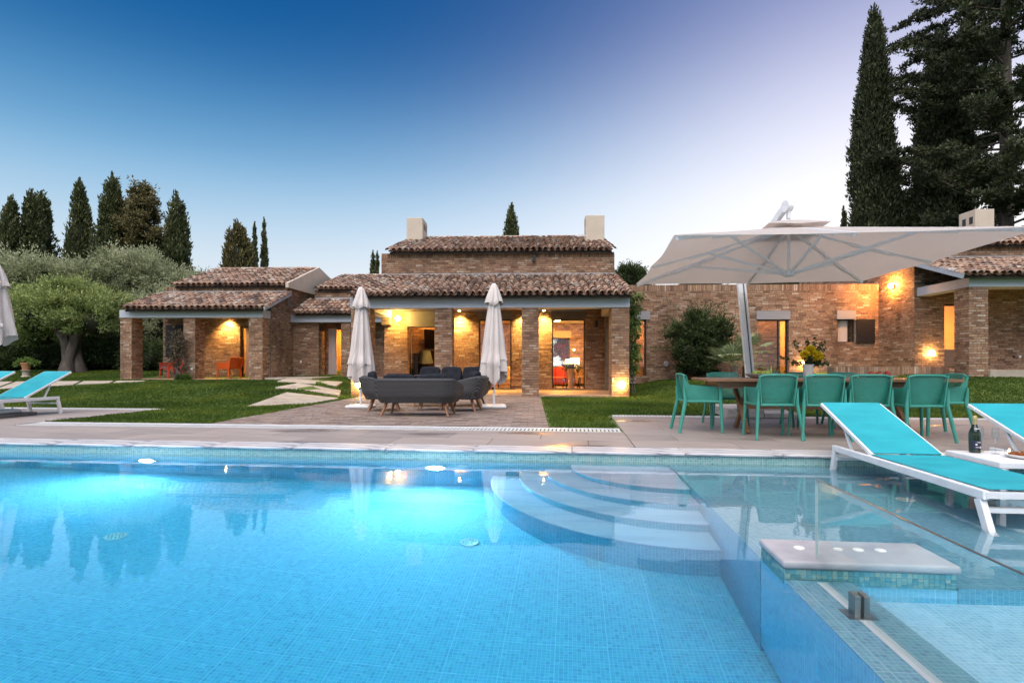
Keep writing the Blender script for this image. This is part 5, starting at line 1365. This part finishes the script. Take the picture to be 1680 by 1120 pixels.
# curtains
def curtain(label, X0, X1, Y, z0, z1):
    t = inside('curtain', label, 'curtain', (X0 + X1) / 2, Y, z0); h = z1 - z0; hw = (X1 - X0) / 2
    MB().sheet(lambda u, v: ((u * 2 - 1) * hw * (1 - .12 * math.sin(math.pi * v) * .6), .025 * math.sin(u * 34) * (.5 + .5 * (1 - v)), h * v), 60, 8, .003).build('drape', 'curtain', t, smooth=60)
curtain('pale gathered curtain in the link door beside the left parasol', -7.95, -7.60, 6.55, .58, 2.5)
curtain('pale curtain showing in the dark door behind the orange armchair', -10.85, -10.6, 5.28, LZ + .04, 2.45)
lt = inside('ladder_shelf', 'tall shelf standing inside the garden door beside the palm', 'shelf', 10.2, 7.6, .55)
for s in (-1, 1): MB().bar((s * .25, 0, 0), (s * .25, 0, 1.6), .04, .04).build('post', 'black', lt)
for k in range(4): MB().box(-.25, .25, -.14, .14, .3 + k * .4, .33 + k * .4).build('shelf', 'wood', lt)
bnc = inside('wooden_bench', 'dark wooden bench inside the narrow door by the climber', 'bench', 4.75, 6.9, .5)
MB().box(-.7, .7, -.25, .25, .38, .45).build('seat', 'wood', bnc)
for s in (-1, 1): MB().box(s * .55 - .04, s * .55 + .04, -.22, .22, 0, .379).build('leg', 'wood', bnc)
# ------------------------------------------------------------------ vegetation
def leaves_mesh(name, Cn, D, L, W, rnd, mat, seed=0):
    """rhombic leaves at Cn along D"""
    r = np.random.default_rng(seed); N = len(Cn)
    D = D / np.maximum(np.linalg.norm(D, axis=1, keepdims=True), 1e-6)
    B = np.cross(D, r.normal(size=(N, 3))); B /= np.maximum(np.linalg.norm(B, axis=1, keepdims=True), 1e-6)
    L = (np.asarray(L) * r.uniform(.7, 1.3, N))[:, None]; W = (np.asarray(W) * r.uniform(.7, 1.3, N))[:, None]
    V = np.stack([Cn - D * L * .5, Cn + B * W * .5 - D * L * .08, Cn + D * L * .5, Cn - B * W * .5 - D * L * .08], axis=1).reshape(-1, 3)
    F = np.arange(N * 4).reshape(N, 4)
    return raw_mesh(name, V, F, np.repeat(rnd, 4), mat)
def clumps(centers, radii, per, r, tone, squash=(1, 1, 1), shell=.5):
    """points scattered through small balls, lighter towards their tops"""
    n = len(centers) * per
    u = r.normal(size=(n, 3)); u /= np.linalg.norm(u, axis=1, keepdims=True)
    d = r.uniform(shell, 1, n) ** .6
    rad = np.repeat(radii, per)
    off = u * (d * rad)[:, None] * np.array(squash)
    P = np.repeat(centers, per, axis=0) + off
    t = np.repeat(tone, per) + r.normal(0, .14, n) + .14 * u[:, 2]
    return P, u, np.clip(t, 0, 1)
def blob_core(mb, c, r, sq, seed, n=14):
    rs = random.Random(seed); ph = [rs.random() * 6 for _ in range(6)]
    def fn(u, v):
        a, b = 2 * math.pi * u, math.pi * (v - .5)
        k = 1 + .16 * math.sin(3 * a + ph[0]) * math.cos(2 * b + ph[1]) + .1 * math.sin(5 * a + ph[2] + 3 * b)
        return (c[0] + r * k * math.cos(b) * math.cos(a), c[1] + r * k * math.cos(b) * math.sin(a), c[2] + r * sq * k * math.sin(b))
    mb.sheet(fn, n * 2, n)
def broad_tree(name, label, cat, x, y, z, lobes, mat, seed, trunk=True, per=90, nclump=None, leaf=(.15, .045), group=None, trunk_r=.3, fork_h=1.6, clump_r=.42, dens=1.0, core_k=.7):
    """lobes: (dx, dy, dz, radius, squash) relative to the foot"""
    r = np.random.default_rng(seed); t = thing(name, label, cat, (x, y, z), 0, group)
    Ps, Ds, Ts = [], [], []
    core = MB()
    for i, (dx, dy, dz, rr, sq) in enumerate(lobes):
        k = int(dens * 22 * rr * rr / (clump_r * clump_r) * .55) + 6
        u = r.normal(size=(k, 3)); u /= np.linalg.norm(u, axis=1, keepdims=True)
        u[:, 2] = np.where(u[:, 2] < -.45, -u[:, 2], u[:, 2])
        rad = rr * np.where(r.random(k) < .25, r.uniform(.95, 1.28, k), r.uniform(.66, 1.02, k))
        cc = np.array([dx, dy, dz]) + u * rad[:, None] * np.array([1, 1, sq])
        tone = .36 + .30 * u[:, 2] + np.where(r.random(k) < .35, r.normal(.22, .1, k), r.normal(-.06, .14, k))  # light put into the tone: upper and some random clumps look lit
        cr_ = clump_r * r.uniform(.45, 1.25, k)
        P, D, T = clumps(cc, cr_, per, r, tone, (1, 1, .8), .1)
        out = np.repeat(u, per, axis=0) + np.array([0, 0, .5]); P = P + out * (r.random(len(P)) ** 2.2 * np.repeat(cr_, per) * .9)[:, None]
        Dn = D + np.repeat(u, per, axis=0) * .7 + np.array([0, 0, .35]) + r.normal(0, .5, D.shape)
        Ps.append(P); Ds.append(Dn); Ts.append(T)
        blob_core(core, (dx, dy, dz), rr * core_k, sq, seed * 31 + i)
    P, D, T = np.concatenate(Ps), np.concatenate(Ds), np.concatenate(Ts)
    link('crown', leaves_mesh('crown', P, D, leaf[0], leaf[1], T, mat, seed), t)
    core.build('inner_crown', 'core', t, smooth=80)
    if trunk:
        tr = MB(); rs = random.Random(seed)
        for k in range(3):
            a = k * 2.1 + rs.random(); o = trunk_r * .5
            pts = [(o * math.cos(a) * 1.5, o * math.sin(a) * 1.5, -.1), (o * math.cos(a), o * math.sin(a), fork_h * .35), (o * math.cos(a + .8) * .9, o * math.sin(a + .8) * .9, fork_h * .75), (o * math.cos(a + 1) * 1.4, o * math.sin(a + 1) * 1.4, fork_h)]
            rd = [trunk_r * .75, trunk_r * .5, trunk_r * .46, trunk_r * .4]
            li = lobes[k % len(lobes)]; e = Vector((li[0], li[1], li[2]))
            pts += [tuple(Vector(pts[-1]).lerp(e, .5) + Vector((rs.uniform(-.2, .2), rs.uniform(-.2, .2), .1))), tuple(e)]; rd += [trunk_r * .26, trunk_r * .12]
            tr.tube(pts, rd, 10)
        for li in lobes[3:]:
            tr.tube([(0, 0, fork_h * .9), tuple(Vector((li[0], li[1], li[2])) * .5 + Vector((0, 0, fork_h * .4))), (li[0], li[1], li[2])], [trunk_r * .3, trunk_r * .18, trunk_r * .08], 8)
        tr.build('trunk', 'bark', t, smooth=70)
    return t
def cypress_mesh(h, w, seed, mat='cypress', n=420, per=34, base=.0, sharp=.6, lean=0, tops=1, L=.34, W=.12):
    """flame shaped crown of upright sprays"""
    r = np.random.default_rng(seed)
    def prof(s): return np.clip(np.minimum(1, (s + .03) * 5) * (1 - s ** 1.5) ** sharp, .02, None) * (1 + .0 * s)
    s = r.beta(1.0, 1.25, n); a = r.uniform(0, 2 * np.pi, n)
    lump = 1 + .16 * np.sin(3 * a + s * 9 + seed) + .1 * np.sin(7 * a - s * 14) + r.normal(0, .05, n)
    rad = w / 2 * prof(s) * lump * r.uniform(.72, 1.02, n)
    cz = base + s * (h - base) * .98
    cx, cy_ = rad * np.cos(a), rad * np.sin(a)
    Cc = np.stack([cx, cy_, cz], 1)
    k = h / 15
    P, D, T = clumps(Cc, np.full(n, .30 * min(1.3, w / 3 + .35)), per, r, .38 + r.normal(0, .16, n), (.75, .75, 2.0), .1)
    u = np.repeat(np.stack([np.cos(a), np.sin(a), np.zeros(n)], 1), per, axis=0)
    D = u * .45 + np.array([0, 0, 1.0]) + r.normal(0, .35, P.shape)
    # tip
    m = 260; ts = r.uniform(.9, 1.015, m); ta = r.uniform(0, 6.28, m); tr_ = w / 2 * .13 * np.clip(1.03 - ts, 0, 1) * 8 * r.uniform(.2, 1, m)
    P = np.concatenate([P, np.stack([tr_ * np.cos(ta), tr_ * np.sin(ta), ts * h], 1)]); D = np.concatenate([D, np.tile([0, 0, 1.0], (m, 1)) + r.normal(0, .25, (m, 3))]); T = np.concatenate([T, r.uniform(.2, .6, m)])
    return leaves_mesh('crown', P, D, L, W, T, mat, seed)
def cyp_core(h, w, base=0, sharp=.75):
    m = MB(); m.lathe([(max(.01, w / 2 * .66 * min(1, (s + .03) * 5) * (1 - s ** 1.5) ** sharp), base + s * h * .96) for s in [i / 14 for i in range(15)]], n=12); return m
CYP = {}
def cypress(name, label, u, d, vtop, w, seed, mat='cypress', proto=None, sharp=.6, n=420, per=34, L=.34, W=.12, wscale=1):
    x = (u - 840) / 930 * d; ztop = .93 + (600 - vtop) / 930 * d; g = float(ground_z(x, d)); h = ztop - g
    t = thing(name, label, 'tree', (x, d, g), random.random() * 6, 'cypress trees')
    W_ = w / 930 * d
    key = (seed, mat)
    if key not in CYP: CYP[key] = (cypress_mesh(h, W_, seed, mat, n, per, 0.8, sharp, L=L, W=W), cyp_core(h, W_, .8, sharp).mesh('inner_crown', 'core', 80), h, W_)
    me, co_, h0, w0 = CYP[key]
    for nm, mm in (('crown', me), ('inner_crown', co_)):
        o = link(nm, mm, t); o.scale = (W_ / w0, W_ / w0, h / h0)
    tr = MB(); tr.tube([(0, 0, -.1), (0, 0, h * .55)], [max(.1, W_ * .07), .05], 8); tr.build('trunk', 'bark', t, smooth=70)
    return t
cypress('cypress_tree', 'leftmost dark cypress at the picture edge above the olives', 18, 44, 326, 56, 1)
cypress('cypress_tree', 'cypress with the left of two close tips above the olives', 52, 45, 316, 62, 2)
cypress('cypress_tree', 'cypress with the right of two close tips above the olives', 68, 47, 319, 66, 2)
cypress('cypress_tree', 'cone shaped solitary cypress between the twin tips and the tallest pair', 131, 44, 297, 72, 3, sharp=.85)
cypress('cypress_tree', 'tallest blunt cypress of the left group', 184, 43, 288, 70, 4, sharp=.55)
cypress('cypress_tree', 'pointed cypress standing alone above the guest wing roof', 290, 43, 322, 62, 5)
cypress('cypress_tree', 'thin spindle cypress left of a thinner pair mate behind the guest wing', 418, 60, 368, 18, 6, n=160)
cypress('cypress_tree', 'thin spindle cypress, taller and right of its pair mate behind the guest wing', 433, 58, 361, 18, 6, n=160)
cypress('cypress_tree', 'cypress tip rising over the middle of the main roof ridge', 839, 52, 338, 46, 7)
cypress('cypress_tree', 'slim left half of the twin cypress beside the main upper wall', 612, 58, 414, 16, 6)
cypress('cypress_tree', 'slim right half of the twin cypress beside the main upper wall', 619, 60, 415, 15, 6)
cypress('tall_cypress', 'tall slender cypress standing free behind the open parasol', 1434, 29, 18, 82, 8, 'cypress_dk', n=1500, per=46, L=.22, W=.075, sharp=.62)
cypress('tall_cypress', 'broad dark cypress between the slender one and the big conifer', 1545, 28, 66, 98, 9, 'cypress_dk', n=1500, per=46, L=.24, W=.085, sharp=.5)
cypress('small_cypress', 'small dark cypress tip at the foot of the tall slender cypress', 1384, 36, 343, 22, 6, 'cypress', n=160)
def conifer(name, label, u, d, h, w, seed, mat, nb=70, per=42, lo=2.0, trunk_r=.28, L=.3, W=.1, group=None, cr=.42, sqz=.55):
    x = (u - 840) / 930 * d; g = float(ground_z(x, d)); r = np.random.default_rng(seed); rs = random.Random(seed)
    t = thing(name, label, 'tree', (x, d, g), 0, group)
    tr = MB(); tr.tube([(0, 0, -.2), (.1, 0, h * .4), (-.05, 0, h)], [trunk_r, trunk_r * .75, .04], 12)
    cs, tn = [], []
    for k in range(nb):
        s = (k + rs.random()) / nb; z = lo + s * (h - lo); a = rs.random() * 6.28
        ln = w / 2 * (min(1, .45 + s * 2.2)) * (1 - s ** 2.2) ** .7 * rs.uniform(.6, 1.15) + .25
        e = Vector((math.cos(a) * ln, math.sin(a) * ln, z + ln * rs.uniform(.0, .45)))
        m_ = Vector((math.cos(a) * ln * .5, math.sin(a) * ln * .5, z + ln * .08))
        tr.tube([(0, 0, z), m_, e], [.035 + .04 * (1 - s), .03, .012], 5)
        kk = max(2, int(ln / .32))
        for q in range(kk):
            f = .25 + .75 * (q + rs.random()) / kk; p = Vector((0, 0, z)).lerp(m_, f * 2) if f < .5 else m_.lerp(e, f * 2 - 1)
            for _ in range(2): cs.append(p + Vector((rs.gauss(0, .22), rs.gauss(0, .22), rs.gauss(.04, .12)))); tn.append(.35 + rs.gauss(0, .18))
    cs = np.array([tuple(c) for c in cs]); P, D, T = clumps(cs, r.uniform(.6, 1.2, len(cs)) * cr, per, r, np.array(tn), (1, 1, sqz), .1)
    D = D + np.array([0, 0, .5]) + r.normal(0, .4, D.shape)
    link('crown', leaves_mesh('crown', P, D, L, W, T, mat, seed), t); tr.build('trunk', 'bark', t, smooth=70)
    return t
conifer('big_conifer', 'huge dark conifer with visible trunk cut by the right picture edge', 1648, 25, 24, 8.6, 21, 'cypress_dk', nb=130, per=42, L=.2, W=.075, trunk_r=.34, cr=.34)
conifer('big_conifer', 'dark conifer with spreading boughs behind the broad cypress', 1585, 31, 27, 9, 22, 'cypress_dk', nb=105, per=40, L=.22, W=.08, cr=.36)
conifer('brown_pine', 'brownish open crowned conifer beside the tallest left cypress', 232, 43, 13.6, 4.8, 23, 'pine', nb=150, per=34, L=.26, W=.09, sqz=.95)
cypress('bushy_conifer', 'bushy brownish conifer left of the thin cypress pair', 390, 50, 367, 76, 24, 'pine', sharp=.5)
def wx(u, d): return (u - 840) / 930 * d
def zz(v, d): return .93 + (600 - v) / 930 * d
def tree_px(name, label, u, d, lobes_px, mat, seed, cat='tree', **k):
    """lobes given where they stand: centre column, height and radius in metres from the foot"""
    x = wx(u, d); g = float(ground_z(x, d))
    return broad_tree(name, label, cat, x, d, g, [(wx(a, d) - x, dy, zz(v, d) - g, rr, sq) for a, v, dy, rr, sq in lobes_px], mat, seed, **k)
tree_px('olive_tree', 'round green olive with a thick gnarled trunk on the left lawn', 118, 25, [(118, 520, 0, 1.35, .75), (70, 525, -.3, 1.15, .8), (160, 530, -.2, 1.0, .8), (40, 505, .6, 1.0, .8), (105, 490, .2, .95, .75), (150, 503, .5, .9, .8), (60, 550, .3, .9, .7)], 'olive_green', 41, group='olive trees', core_k=.55, dens=.62, trunk_r=.42, fork_h=1.5, per=80, leaf=(.14, .046), clump_r=.34)
tree_px('olive_tree', 'silvery olive crown at the left picture edge behind the green olive', 30, 30, [(30, 469, 0, 1.72, .8), (85, 464, 0, 1.38, .7), (-10, 494, 0, 1.55, .9), (75, 504, .5, 1.46, .8)], 'olive', 42, group='olive trees', core_k=.55, dens=.62, per=80, leaf=(.165, .052), clump_r=.40)
tree_px('olive_tree', 'large silvery olive crown left of the guest wing roof', 215, 31, [(215, 464, 0, 1.89, .8), (165, 474, 0, 1.46, .85), (262, 479, 0, 1.55, .9), (195, 444, .4, 1.03, .7), (290, 494, .5, 1.29, .9), (225, 514, -.5, 1.46, .9)], 'olive', 43, group='olive trees', core_k=.55, dens=.62, per=80, leaf=(.165, .052), clump_r=.40)
tree_px('olive_tree', 'olive crown between the two larger ones with a dark underside', 125, 33, [(120, 479, 0, 1.72, .8), (150, 499, -.6, 1.46, .9), (100, 524, -.6, 1.38, .9)], 'olive', 44, group='olive trees', core_k=.55, dens=.62, per=80, leaf=(.165, .052), clump_r=.40)
tree_px('olive_tree', 'low olive crown showing above the guest wing ridge beside the conifer', 340, 36, [(330, 471, 0, 1.12, .6), (370, 474, 0, 1.20, .5), (300, 479, 0, 1.29, .7)], 'olive', 45, group='olive trees', core_k=.55, dens=.62, per=80, leaf=(.165, .052), clump_r=.4)
tree_px('olive_tree', 'low olive crown showing above the guest wing ridge below the thin cypresses', 425, 38, [(400, 471, 0, 1.12, .5), (440, 471, 0, 1.03, .5), (465, 474, 0, 0.86, .5)], 'olive', 46, group='olive trees', core_k=.55, dens=.62, per=80, leaf=(.165, .052), clump_r=.4)
tree_px('olive_tree', 'shaded olive crown seen through the open end of the guest terrace', 262, 28, [(250, 545, 0, 1.4, .8), (270, 520, .3, 1.3, .9), (225, 530, .5, 1.3, .9)], 'olive', 47, group='olive trees', core_k=.55, dens=.62, per=70, leaf=(.13, .04), clump_r=.4)
for i, (u, d, v, rr, lab) in enumerate(((20, 26.5, 588, 1.1, 'dark shrub at the left edge behind the potted plant'), (72, 27, 590, 1.2, 'dark shrub left of the gnarled olive trunk'), (150, 27, 588, 1.1, 'dark shrub right of the gnarled olive trunk'), (185, 26.5, 585, 1.0, 'dark shrub beside the first guest wing pillar'), (250, 26, 590, .9, 'leafy shrub seen between the first guest pillar and the shuttered wall'))):
    tree_px('garden_shrub', lab, u, d, [(u, v, 0, rr, .7), (u + 18, v + 4, .3, rr * .7, .7), (u - 16, v + 5, -.2, rr * .7, .7)], 'shrub', 60 + i, cat='shrub', trunk=False, group='shrubs along the left lawn', per=60, leaf=(.11, .05), clump_r=.3)
for i, (u, d, v, rr, lab) in enumerate(((1032, 34, 458, .9, 'small treetop showing beside the main roof end'), (1150, 34, 466, .7, 'small treetop over the long wall left of the mast'), (1257, 36, 464, .75, 'small treetop over the long wall just right of the mast'), (1312, 36, 465, .55, 'small treetop over the long wall under the parasol hub'))):
    tree_px('distant_tree', lab, u, d, [(u, v, 0, rr, .7), (u + 14, v + 8, 0, rr * .8, .8), (u - 14, v + 10, 0, rr * .8, .8)], 'shrub', 70 + i, group='treetops behind the long wall', per=70, leaf=(.12, .05), clump_r=.3)
tree_px('distant_tree', 'low bush filling the gap between the two dark right cypresses', 1500, 33, [(1500, 350, 0, .9, .8), (1490, 370, 0, 1.0, 1), (1470, 380, 0, 1.0, 1)], 'shrub', 76, group=None, per=60, leaf=(.14, .06), clump_r=.36)
# magenta climber outside the rear window
x, y, _ = HW(2.05, 8.9); broad_tree('bougainvillea', 'magenta bougainvillea seen through the living room rear window', 'shrub', x, y, 0, [(.1, 0, 1.9, .35, 1.2), (-.1, .2, 1.6, .3, 1), (.2, .1, 1.3, .3, 1)], 'magenta', 80, trunk=True, per=60, leaf=(.07, .05), clump_r=.14, trunk_r=.04, fork_h=.8)
# dark bush on the long wall, with loose shoots
x, y, _ = HW(6.75, 4.1); g = float(ground_z(x, y))
bush = broad_tree('wall_bush', 'large dark evergreen bush against the long brick wall', 'shrub', x, y, g, [(-.35, 0, 1.0, .55, 1), (.15, 0, 1.55, .55, 1), (.7, 0, 1.75, .38, 1), (.5, 0, .95, .6, 1), (-.1, 0, .45, .6, .8), (-.8, 0, 1.65, .28, 1), (-.1, .1, 2.1, .3, 1.2)], 'shrub', 81, core_k=.6, per=60, leaf=(.10, .042), clump_r=.22, trunk_r=.06, fork_h=.5)
r = np.random.default_rng(5); P, D, T = [], [], []
for k in range(60):
    a = r.uniform(-.3, 3.4); st_ = np.array([.7 * math.cos(a), r.normal(0, .25), 1.25 + .9 * math.sin(a)]); dr = np.array([math.cos(a) + r.normal(0, .2), r.normal(0, .2), math.sin(a) * .9 + .35]); ln = r.uniform(.35, .95)
    for q in np.linspace(0, 1, 26): P.append(st_ + dr * ln * q + np.array([0, 0, -.12 * q * q]) + r.normal(0, .03, 3)); D.append(dr + r.normal(0, .7, 3)); T.append(.4 + .3 * q + r.normal(0, .1))
link('shoots', leaves_mesh('shoots', np.array(P), np.array(D), .10, .04, np.clip(T, 0, 1), 'shrub', 3), bush)
# climber by the portico end pillar
x, y, _ = HW(3.66, .5); cl = thing('climbing_plant', 'green climber hanging beside the portico end pillar', 'climber', (x, y, .1))
r = np.random.default_rng(6); st_ = MB(); cs = []
for k in range(7):
    pts = []; px_, py_ = r.uniform(-.1, .08), r.uniform(-.2, .2)
    for q in range(9): pts.append((px_ + .06 * math.sin(q + k), py_, q * .36)); px_ += r.normal(0, .025)
    st_.tube(pts, .012, 5); cs += [np.array(p) + r.normal(0, .07, 3) for p in pts[2:] for _ in range(int(r.integers(1, 4)))]
st_.build('stem', 'bark', cl); P, D, T = clumps(np.array(cs), r.uniform(.06, .2, len(cs)), 24, r, r.uniform(.3, .6, len(cs)), (1, 1, 1.3), .2)
link('foliage', leaves_mesh('foliage', P, D + np.array([0, 0, -.6]), .11, .055, T, 'vine', 7), cl)
# bare climber on the guest terrace pillar
x, y, _ = HW(-12.22, 3.15); cl = thing('dry_climber', 'half bare climber growing up the middle guest wing pillar', 'climber', (x, y, .40))
r = np.random.default_rng(8); st_ = MB(); cs = []
for k in range(9):
    pts = []; px_, py_ = r.uniform(-.1, .2), r.uniform(-.12, .05)
    for q in range(8): pts.append((px_, py_, q * r.uniform(.19, .24))); px_ += r.normal(.0, .07); py_ += r.normal(0, .02)
    st_.tube(pts, [.022 - .0018 * i for i in range(8)], 5); cs += [np.array(p) + r.normal(0, .1, 3) for p in pts[3:] for _ in range(2)]
st_.build('stem', 'bark', cl); P, D, T = clumps(np.array(cs), np.full(len(cs), .2), 12, r, r.uniform(.2, .8, len(cs)), (1, .6, 1), .1)
link('foliage', leaves_mesh('foliage', P, D, .09, .045, T, 'dry_vine', 9), cl)
x, y, _ = HW(-12.0, 3.1); tf = thing('grass_tuft', 'green plant tuft at the foot of the middle guest pillar', 'plant', (x, y, float(ground_z(x, y))))
P, D, T = clumps(np.array([[0, 0, .1], [.15, -.05, .08], [-.12, 0, .08]]), np.full(3, .2), 160, r, np.array([.3, .4, .35]), (1, .7, .7), .1); link('foliage', leaves_mesh('foliage', P, D + np.array([0, 0, .8]), .14, .03, T, 'vine', 10), tf)
# fan palms and agave by the mast
def palm(label, X, Y, h, nf, seed, rad=.62, mat='palm', name='fan_palm'):
    x, y, _ = HW(X, Y); g = float(ground_z(x, y)); t = thing(name, label, 'palm', (x, y, g)); rs = random.Random(seed)
    MB().tube([(0, 0, -.1), (.03, 0, h * .5), (0, 0, h)], [.14, .13, .1], 10).build('trunk', 'bark', t, smooth=70)
    for k in range(nf):
        a = k * 2.4 + rs.random() * .4; el = rs.uniform(-.15, 1.25); L = rs.uniform(.4, .7)
        d = Vector((math.cos(a) * math.cos(el), math.sin(a) * math.cos(el), math.sin(el))); c = Vector((0, 0, h)) + d * L
        m = MB(); m.tube([(0, 0, h - .05), tuple(Vector((0, 0, h)) + d * L * .5 + Vector((0, 0, .03))), tuple(c)], .009, 5)
        up = d.cross(Vector((0, 0, 1))).normalized(); nrm = up.cross(d).normalized()
        for q in range(19):
            b = -1.75 + 3.5 * q / 18; dr = d * math.cos(b) + up * math.sin(b); R_ = rad * (.75 + .25 * math.cos(b)) * rs.uniform(.9, 1.05)
            e = c + dr * R_ + Vector((0, 0, -.1 * R_)) ; md = c + dr * R_ * .5 + nrm * .03; w_ = (d * -math.sin(b) + up * math.cos(b)) * .026
            m.add([c, md - w_, e, md + w_], [(0, 1, 2, 3)])
        m.build('frond', mat, t)
    return t
palm('pale fan palm in front of the dark wall bush', 7.5, 2.6, .55, 15, 1); palm('second fan palm between the dark bush and the parasol mast', 8.1, 3.2, .95, 14, 2, .55)
x, y, _ = HW(8.6, 2.3); ag = thing('agave', 'blue-green spiky agave at the foot of the parasol mast', 'plant', (x, y, float(ground_z(x, y))))
for k in range(26):
    a = k * 2.4; el = R(15 + 65 * (k / 26)); L = .62; d = Vector((math.cos(a) * math.cos(el), math.sin(a) * math.cos(el), math.sin(el))); s_ = d.cross(Vector((0, 0, 1))).normalized()
    m = MB(); m.add([s_ * .03 + Vector((0, 0, .05)), -s_ * .03 + Vector((0, 0, .05)), d * L * .5 - s_ * .035 + Vector((0, 0, .04)), d * L, d * L * .5 + s_ * .035 + Vector((0, 0, .04)), d * L * .5 - Vector((0, 0, .02))], [(0, 1, 2, 4), (2, 3, 4), (1, 5, 2), (5, 3, 2), (0, 4, 5), (4, 3, 5)]); m.build('leaf', 'palm', ag)
# potted plant on a pedestal at the left
x, y = wx(43, 22.5), 22.5; g = float(ground_z(x, y)); pp_ = thing('potted_plant', 'yellow-green plant in a terracotta pot on a stone stand by the left shrubs', 'potted plant', (x, y, g))
MB().lathe([(.17, 0), (.16, .04), (.13, .06), (.13, .22), (.18, .25), (.18, .28), (.001, .28)], n=16).build('stand', 'stone', pp_, smooth=40)
MB().lathe([(.12, .281), (.17, .52), (.19, .52), (.19, .57), (.165, .57), (.001, .55)], n=18).build('pot', 'pot', pp_, smooth=40)
r = np.random.default_rng(12); P, D, T = clumps(np.array([[0, 0, .68], [-.22, 0, .62], [.22, 0, .62], [-.35, 0, .52], [.33, .05, .55]]), np.full(5, .17), 70, r, np.full(5, .7), (1, 1, .7), .1); link('foliage', leaves_mesh('foliage', P, D, .13, .05, T, 'vine', 13), pp_)
# vase contents
r = np.random.default_rng(14); P, D, T = [], [], []; stm = MB()
for k in range(22):
    a = r.uniform(0, 6.28); sp_ = r.uniform(.15, 1.0); ln = r.uniform(.2, .48)
    dr = np.array([math.cos(a) * sp_, math.sin(a) * sp_ * .7, 1.05 - .55 * sp_]); dr /= np.linalg.norm(dr)
    pts = [np.array([0, 0, .16]) + dr * ln * q + np.array([0, 0, -.08 * q * q * sp_]) for q in np.linspace(0, 1, 12)]
    stm.tube([tuple(p) for p in pts[::3]] + [tuple(pts[-1])], .003, 4)
    for p in pts[2:]:
        for _ in range(5): P.append(p + r.normal(0, .015, 3)); D.append(dr * .6 + r.normal(0, .7, 3)); T.append(r.uniform(.2, .8))
stm.build('stem', 'vine', vs_); link('foliage', leaves_mesh('foliage', np.array(P), np.array(D), .055, .024, np.array(T), 'shrub', 15), vs_)
for k in range(14):
    c = Vector((.02 + r.normal(0, .055), r.normal(0, .03) - .085, .345 + r.normal(0, .038)))
    P, D, T = clumps(np.array([tuple(c)]), np.array([.06]), 130, r, np.array([.5]), (1, 1, .85), .5); link('blossom', leaves_mesh('blossom', P, D, .04, .024, T, 'yellow', 16 + k), vs_)
x, y, _ = HW(2.1, 4.75); pb = thing('leafy_bouquet', 'dark leafy bouquet in the tall pale planter inside the window', 'plant', (x, y, FZ + .72))
P, D, T = clumps(np.array([[0, 0, .1], [-.2, 0, .08], [.2, 0, .08], [.0, .1, .15]]), np.full(4, .2), 60, r, np.full(4, .3), (1, 1, .8), .1); link('foliage', leaves_mesh('foliage', P, D, .13, .05, T, 'shrub', 30), pb)

# ------------------------------------------------------------------ lawn blades
def lawn_ok(x, y):
    p, q = x * PC - (y - POOL0[1]) * PS, x * PS + (y - POOL0[1]) * PC
    X, Y = x * HC - (y - 17) * HS, x * HS + (y - 17) * HC
    rag = .03 * np.sin(p * 9 + q * 7) + .02 * np.sin(p * 23 - q * 17) + .02
    p, q = p + rag, q + rag; X = X - rag
    ok = (q > 1.98)
    ok &= ~((p < -8.06) & (q < 4.92)); ok &= ~((p > 1.38) & (q < 4.33))
    ok &= ~((X > -4.65) & (X < .87) & (Y < .1))
    ok &= ~((X > -4.9) & (X < 3.55) & (Y > -.02))
    ok &= ~((X > -14.55) & (X < -9.2) & (Y > 3.2)); ok &= ~((X > -9.2) & (X < -4.9) & (Y > 5.5))
    ok &= ~((X > 3.3) & (Y > 4.95)); ok &= ~((X > 10.2) & (Y > 1.45)); ok &= ~((X > 13.8) & (Y > .58))
    # left path and slabs
    A, B_ = (18.6 + (x + 22) / 9.45 * 1.02), (13.9 + (x + 19) / 6.6 * 5.35)
    ok &= ~((y < A) & (y > B_) & (x < -12.4))
    for pts in step_polys:
        ins = np.ones(len(x), dtype=bool); n_ = len(pts)
        for i in range(n_):
            (ax, ay), (bx, by) = pts[i], pts[(i + 1) % n_]
            ins &= ((bx - ax) * (y - ay) - (by - ay) * (x - ax)) > 0
        ok &= ~ins
    return ok
r = np.random.default_rng(99)
N = 620000
X = r.uniform(-22, 21, N); d = 8.4 + 18 * r.random(N) ** 1.25
u = 840 + 930 * X / d
k = lawn_ok(X, d) & (u > -40) & (u < 1720)
X, d = X[k], d[k]; n_ = len(X)
Zg = ground_z(X, d) - .012
h = r.uniform(.022, .05, n_) * (1 + .3 * np.sin(X * 1.7) * np.sin(d * 1.3)); wdt = (.004 + .0009 * d) * r.uniform(.7, 1.2, n_)
a = r.uniform(0, np.pi, n_); ln = r.normal(0, .35, (n_, 2)) * h[:, None]
V = np.stack([np.stack([X - np.cos(a) * wdt, d - np.sin(a) * wdt, Zg], 1), np.stack([X + np.cos(a) * wdt, d + np.sin(a) * wdt, Zg], 1), np.stack([X + ln[:, 0], d + ln[:, 1], Zg + h], 1)], 1).reshape(-1, 3)
tone = np.clip(.42 + .16 * np.sin(X * .9 + 1.3 * np.sin(d * .7)) + .12 * np.sin(d * 2.1 + X * .5) + r.normal(0, .17, n_), 0, 1)
gob = bpy.data.objects.new('grass', raw_mesh('grass', V, np.arange(n_ * 3).reshape(n_, 3), np.repeat(tone, 3), 'grass')); C.objects.link(gob); struct(gob, 'stuff'); gob['label'] = 'mown green lawn grass'
print('grass blades', n_)
